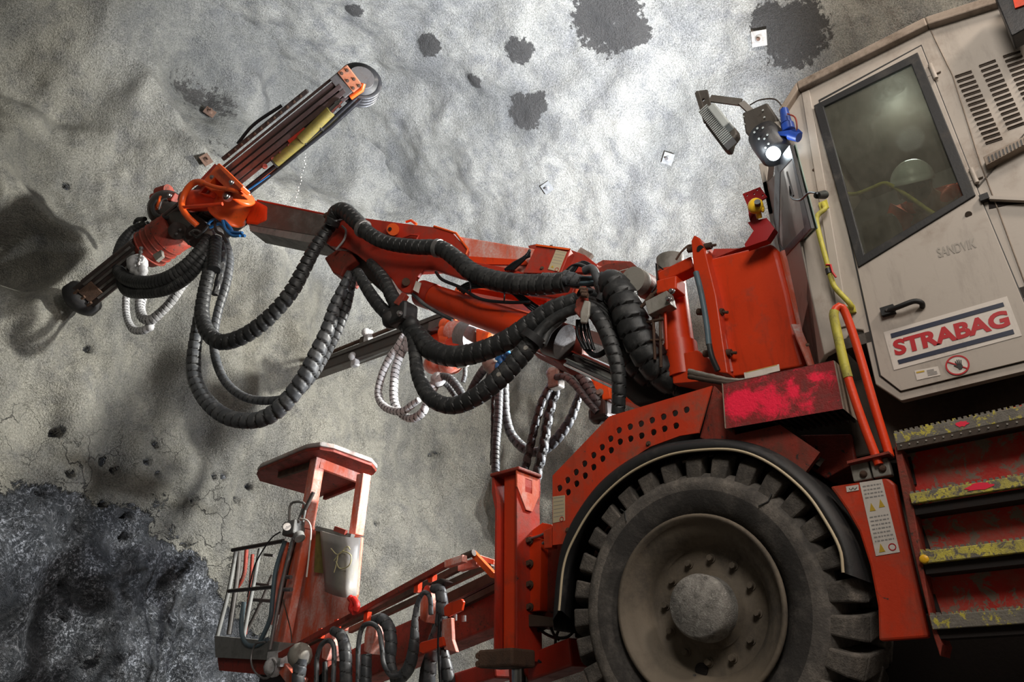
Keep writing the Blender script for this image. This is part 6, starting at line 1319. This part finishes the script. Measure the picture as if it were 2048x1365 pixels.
# canopy: tilted plate, dusty white rim above, orange beams under it
cC = kx(632, 944, -.1); cn = Vector((.04, .05, 1)).normalized(); CPn = Plane(cC, cn)
cv = [CPn.at(*p) for p in [(514, 944), (520, 936), (612, 897), (640, 893), (668, 898), (744, 926), (753, 938), (748, 944), (640, 990), (628, 988), (520, 957)]]
can = MB().plate(cv, .04, -cn).build('canopy', M_REDRUST, fbx, bevel=.008, label='canopy with dusty pale top and rusty red underside')
MB().plate([p + cn * .045 for p in [CPn.at(*q) for q in [(514, 942), (520, 934), (612, 895), (640, 891), (668, 896), (744, 924), (755, 937), (748, 941), (668, 962), (640, 960), (520, 950)]]], .05, -cn).build('canopy_top', worn('dusty_canopy_top', (.42, .40, .38), (.55, .25, .17), .45, .6, scale=6), can, bevel=.015)
MB().beam(CPn.at(640, 912) - cn * .08, CPn.at(738, 950) - cn * .08, .05, .15, up=cn).build('canopy_beam', M_ORANGE_DUSTY, can, bevel=.008); MB().beam(CPn.at(636, 915) - cn * .07, CPn.at(560, 940) - cn * .07, .05, .08, up=cn).build('canopy_rib', M_RUST, can, bevel=.008)
MB().beam(CPn.at(735, 950) - cn * .07, CPn.at(650, 986) - cn * .06, .05, .08, up=cn).build('canopy_rib', M_REDRUST, can, bevel=.008)
for q in ((650, 908), (698, 922), (741, 936)): MB().bolt(CPn.at(*q) - VX * .04, Vector((-.6, -.6, 0)), .022, .03).build('bolt', M_STEEL, can)
# sheet guard, curved
vs = []; fs_ = []; n = 14
for i in range(n + 1):
    t = i / n; top = (640 + 82 * t, 1062 + 14 * t + 4 * math.sin(t * PI)); bot = (650 + 63 * t, 1184 + 8 * math.sin(t * PI * .9) + 6 * t); o = -.42 - .16 * math.sin(t * PI)
    for j in range(7):
        s = j / 6; vs.append(kx(top[0] + (bot[0] - top[0]) * s, top[1] + (bot[1] - top[1]) * s, o))
for i in range(n):
    for j in range(6): fs_.append((i * 7 + j, i * 7 + j + 1, (i + 1) * 7 + j + 1, (i + 1) * 7 + j))
gs = MB().add(vs, fs_, True).build('guard_sheet', M_SHEET, fbx, label='curved grey sheet guard on the basket back'); so2 = gs.modifiers.new('t', 'SOLIDIFY'); so2.thickness = .012
for pts in ([(662, 1098), (676, 1110), (694, 1094), (700, 1100)], [(668, 1122), (684, 1104), (702, 1112), (698, 1132), (680, 1138), (672, 1124)], [(676, 1112), (672, 1132), (668, 1146)]):
    MB().tube(spline([kx(a, b, -.60) for a, b in pts], .02), .006, 6).build('chalk_scrawl', flat('pale_yellow_chalk', (.50, .46, .25)), gs)
MB().plate([kx(*p, -.34) for p in [(632, 1062), (640, 1063), (648, 1148), (628, 1145)]], .02, VX).build('sheet_edge', M_YELFIT, fbx)
MB().beam(kx(670, 1058, -.4), kx(692, 1066, -.4), .03, .05).build('sheet_hinge', M_REDRUST, fbx); MB().beam(kx(634, 1058, -.36), kx(705, 1074, -.36), .05, .05).build('sheet_rail', M_TELE_L, fbx)
# cage rails and bars
def kt(pts, r, m_=M_TELE_L, o=-.35, nm='cage_bar'):
    P = [kx(p[0], p[1], (p[2] if len(p) > 2 else o)) for p in pts]; sp = spline(P, .05) if len(P) > 2 else P
    return MB().tube(sp, px_r(P[0], r), 10).build(nm, m_, fbx)
kt([(465, 1101), (570, 1082)], 4, M_DKSTEEL, -.45, 'top_rail'); kt([(472, 1102), (458, 1180), (434, 1275)], 4); kt([(478, 1105), (475, 1150), (458, 1270)], 5, M_TELE, -.2)
kt([(493, 1100), (488, 1150), (472, 1180)], 4, M_REDRUST, -.1); kt([(520, 1098), (505, 1180), (487, 1275)], 4, M_TELE_L, -.4); kt([(505, 1110), (500, 1180), (490, 1270)], 3.5, M_REDRUST, -.1)
kt([(545, 1150), (520, 1210), (495, 1260)], 3.5, M_TELE, .1); kt([(458, 1183), (545, 1175)], 4, M_DKSTEEL, -.45, 'mid_rail'); kt([(505, 1200), (545, 1203)], 3.5, M_TELE, .1, 'mid_rail'); kt([(510, 1168), (540, 1172)], 3, M_TELE, .1, 'mid_rail')
kt([(530, 1110), (548, 1112)], 3, M_TELE, -.2, 'mid_rail'); kt([(570, 1082), (552, 1140), (545, 1200), (540, 1240), (520, 1285)], 4.5, M_TEAL, -.5, 'hose'); kt([(488, 1205), (483, 1240), (484, 1270), (495, 1290), (515, 1292), (535, 1280)], 4.5, M_TEAL, -.5, 'hose')
kt([(588, 1075), (566, 1160), (552, 1235), (540, 1300)], 4, M_STEEL, -.55, 'control_column'); kt([(575, 1085), (555, 1170), (540, 1250)], 4.5, M_ORANGE_DUSTY, -.45, 'side_tube')
kt([(570, 1155), (582, 1155)], 4, M_STEEL, -.5, 'stub'); kt([(568, 1180), (583, 1180)], 4, M_STEEL, -.5, 'stub')
kt([(578, 1042), (582, 1008), (610, 1009), (606, 1045)], 2.5, M_TELE_L, -.5, 'handle'); kt([(606, 1018), (598, 1040)], 3, M_STEEL, -.5, 'lever')
kt([(627, 985), (615, 1010), (605, 1030)], 4, M_TELE, -.5, 'brace')
gb = MB().box(kx(588, 1058, -.5), (.16, .22, .16)).cyl(kx(597, 1070, -.55), kx(600, 1078, -.55), .06, seg=12); gbo = gb.build('control_box', M_TELE_L, fbx, bevel=.02)
g0 = kx(574, 1054, -.62); gd = (CAM - g0).normalized(); gg_ = MB().cyl(g0, g0 + gd * .05, .05, seg=24).build('pressure_gauge', M_BLACKM, gbo); MB().cyl(g0 + gd * .05, g0 + gd * .054, .042, seg=24).build('dial', M_WHITE, gg_); MB().beam(g0 + gd * .056, g0 + gd * .056 + VZ * .02 + VY * .02, .003, .005).build('needle', M_INK, gg_)
kt([(560, 1065), (545, 1075), (530, 1095), (510, 1130), (500, 1170), (495, 1195)], 1.5, M_CABLE, -.6, 'cable'); kt([(600, 1038), (615, 1042), (622, 1060), (618, 1110), (613, 1155)], 1.6, M_WHITE, -.55, 'cable')
kt([(530, 1285), (510, 1290), (502, 1320), (510, 1345), (530, 1358), (548, 1345), (552, 1330), (545, 1320)], 2, M_STEEL, -.6, 'cable'); kt([(566, 1200), (575, 1235), (582, 1265), (583, 1285)], 1.2, M_BROWN, -.6, 'cable')
MB().ball(kx(547, 1335, -.55), .10, 12).box(kx(560, 1320, -.5), (.15, .25, .15)).build('crusted_fitting', M_HOSE_W, fbx)
MB().beam(kx(560, 1318, -.45), kx(600, 1370, -.45), .15, .12).build('basket_mount', M_ORANGE_DUSTY, fbx, bevel=.01)
MB().box(kx(590, 1340, -.1), (.5, .6, .35)).build('slew_base', M_DKSTEEL, fbx, bevel=.04)
MB().plate([kx(*p, -.3) for p in [(610, 1300), (650, 1265), (660, 1300), (640, 1400), (600, 1400)]], .3, VX).build('mount_bracket', M_REDRUST, fbx, bevel=.02)

# ------------------------------------------------------------------ rock bolt plates on the sprayed concrete
def plate_bolt(P, nrm, size, rot, mat, label, bent=0):
    t = thing('rock_bolt_plate', P, label, 'rock bolt plate', 'rock bolt plates on the tunnel lining')
    u = nrm.orthogonal().normalized(); v = nrm.cross(u); c, s = math.cos(rot), math.sin(rot); a = u * c + v * s; b = v * c - u * s
    mb = MB(); mb.plate([P + nrm * .03 + a * x * size + b * y * size + nrm * bent * x for x, y in ((-1, -1), (1, -1), (1, 1), (-1, 1))], .02, -nrm); mb.build('plate', mat, t, bevel=.003)
    MB().lathe(P + nrm * .03, nrm, [(0, size * .55), (.02, size * .42), (.028, size * .2)], 20).build('dome', mat, t); MB().bolt(P + nrm * .05, nrm, size * .2, .05).build('nut', M_RUST if mat is not M_TELE_L else M_STEEL, t)
for (q, n0, sz, ro, m_, lb) in (((416, 230), None, .085, .5, M_RUST, 'rusty rock bolt plate in the darkened hollow above the drill head'), ((408, 322), None, .08, .2, M_RUST, 'rusty rock bolt plate just above the bright orange feed carrier')):
    P, nn = lining_hit(*q); nn = (nn + Vector((0, -1, .1)) * 1.5).normalized(); plate_bolt(P + nn * (.09 if q[0] > 1500 else .05), nn, sz, ro, m_, lb)
for (q, sz, ro, m_, lb) in (((1340, 318), .095, .1, M_TELE_L, 'square rock bolt plate on the bright vault between drill feed reel and scanner bracket'), ((1097, 374), .095, .75, M_TELE_L, 'pale rock bolt plate half buried in sprayed concrete, turned on its corner'), ((1523, 74), .11, .35, M_CAPG, 'tilted rock bolt plate beside the dark damp patch over the cab')):
    P, nn = lining_hit(*q); n2 = Vector((CXT - P.x, 0, CZT - P.z)).normalized(); nn = (nn + n2 * 1.5).normalized(); plate_bolt(P + nn * (.09 if q[0] > 1500 else .05), nn, sz, ro, m_, lb)
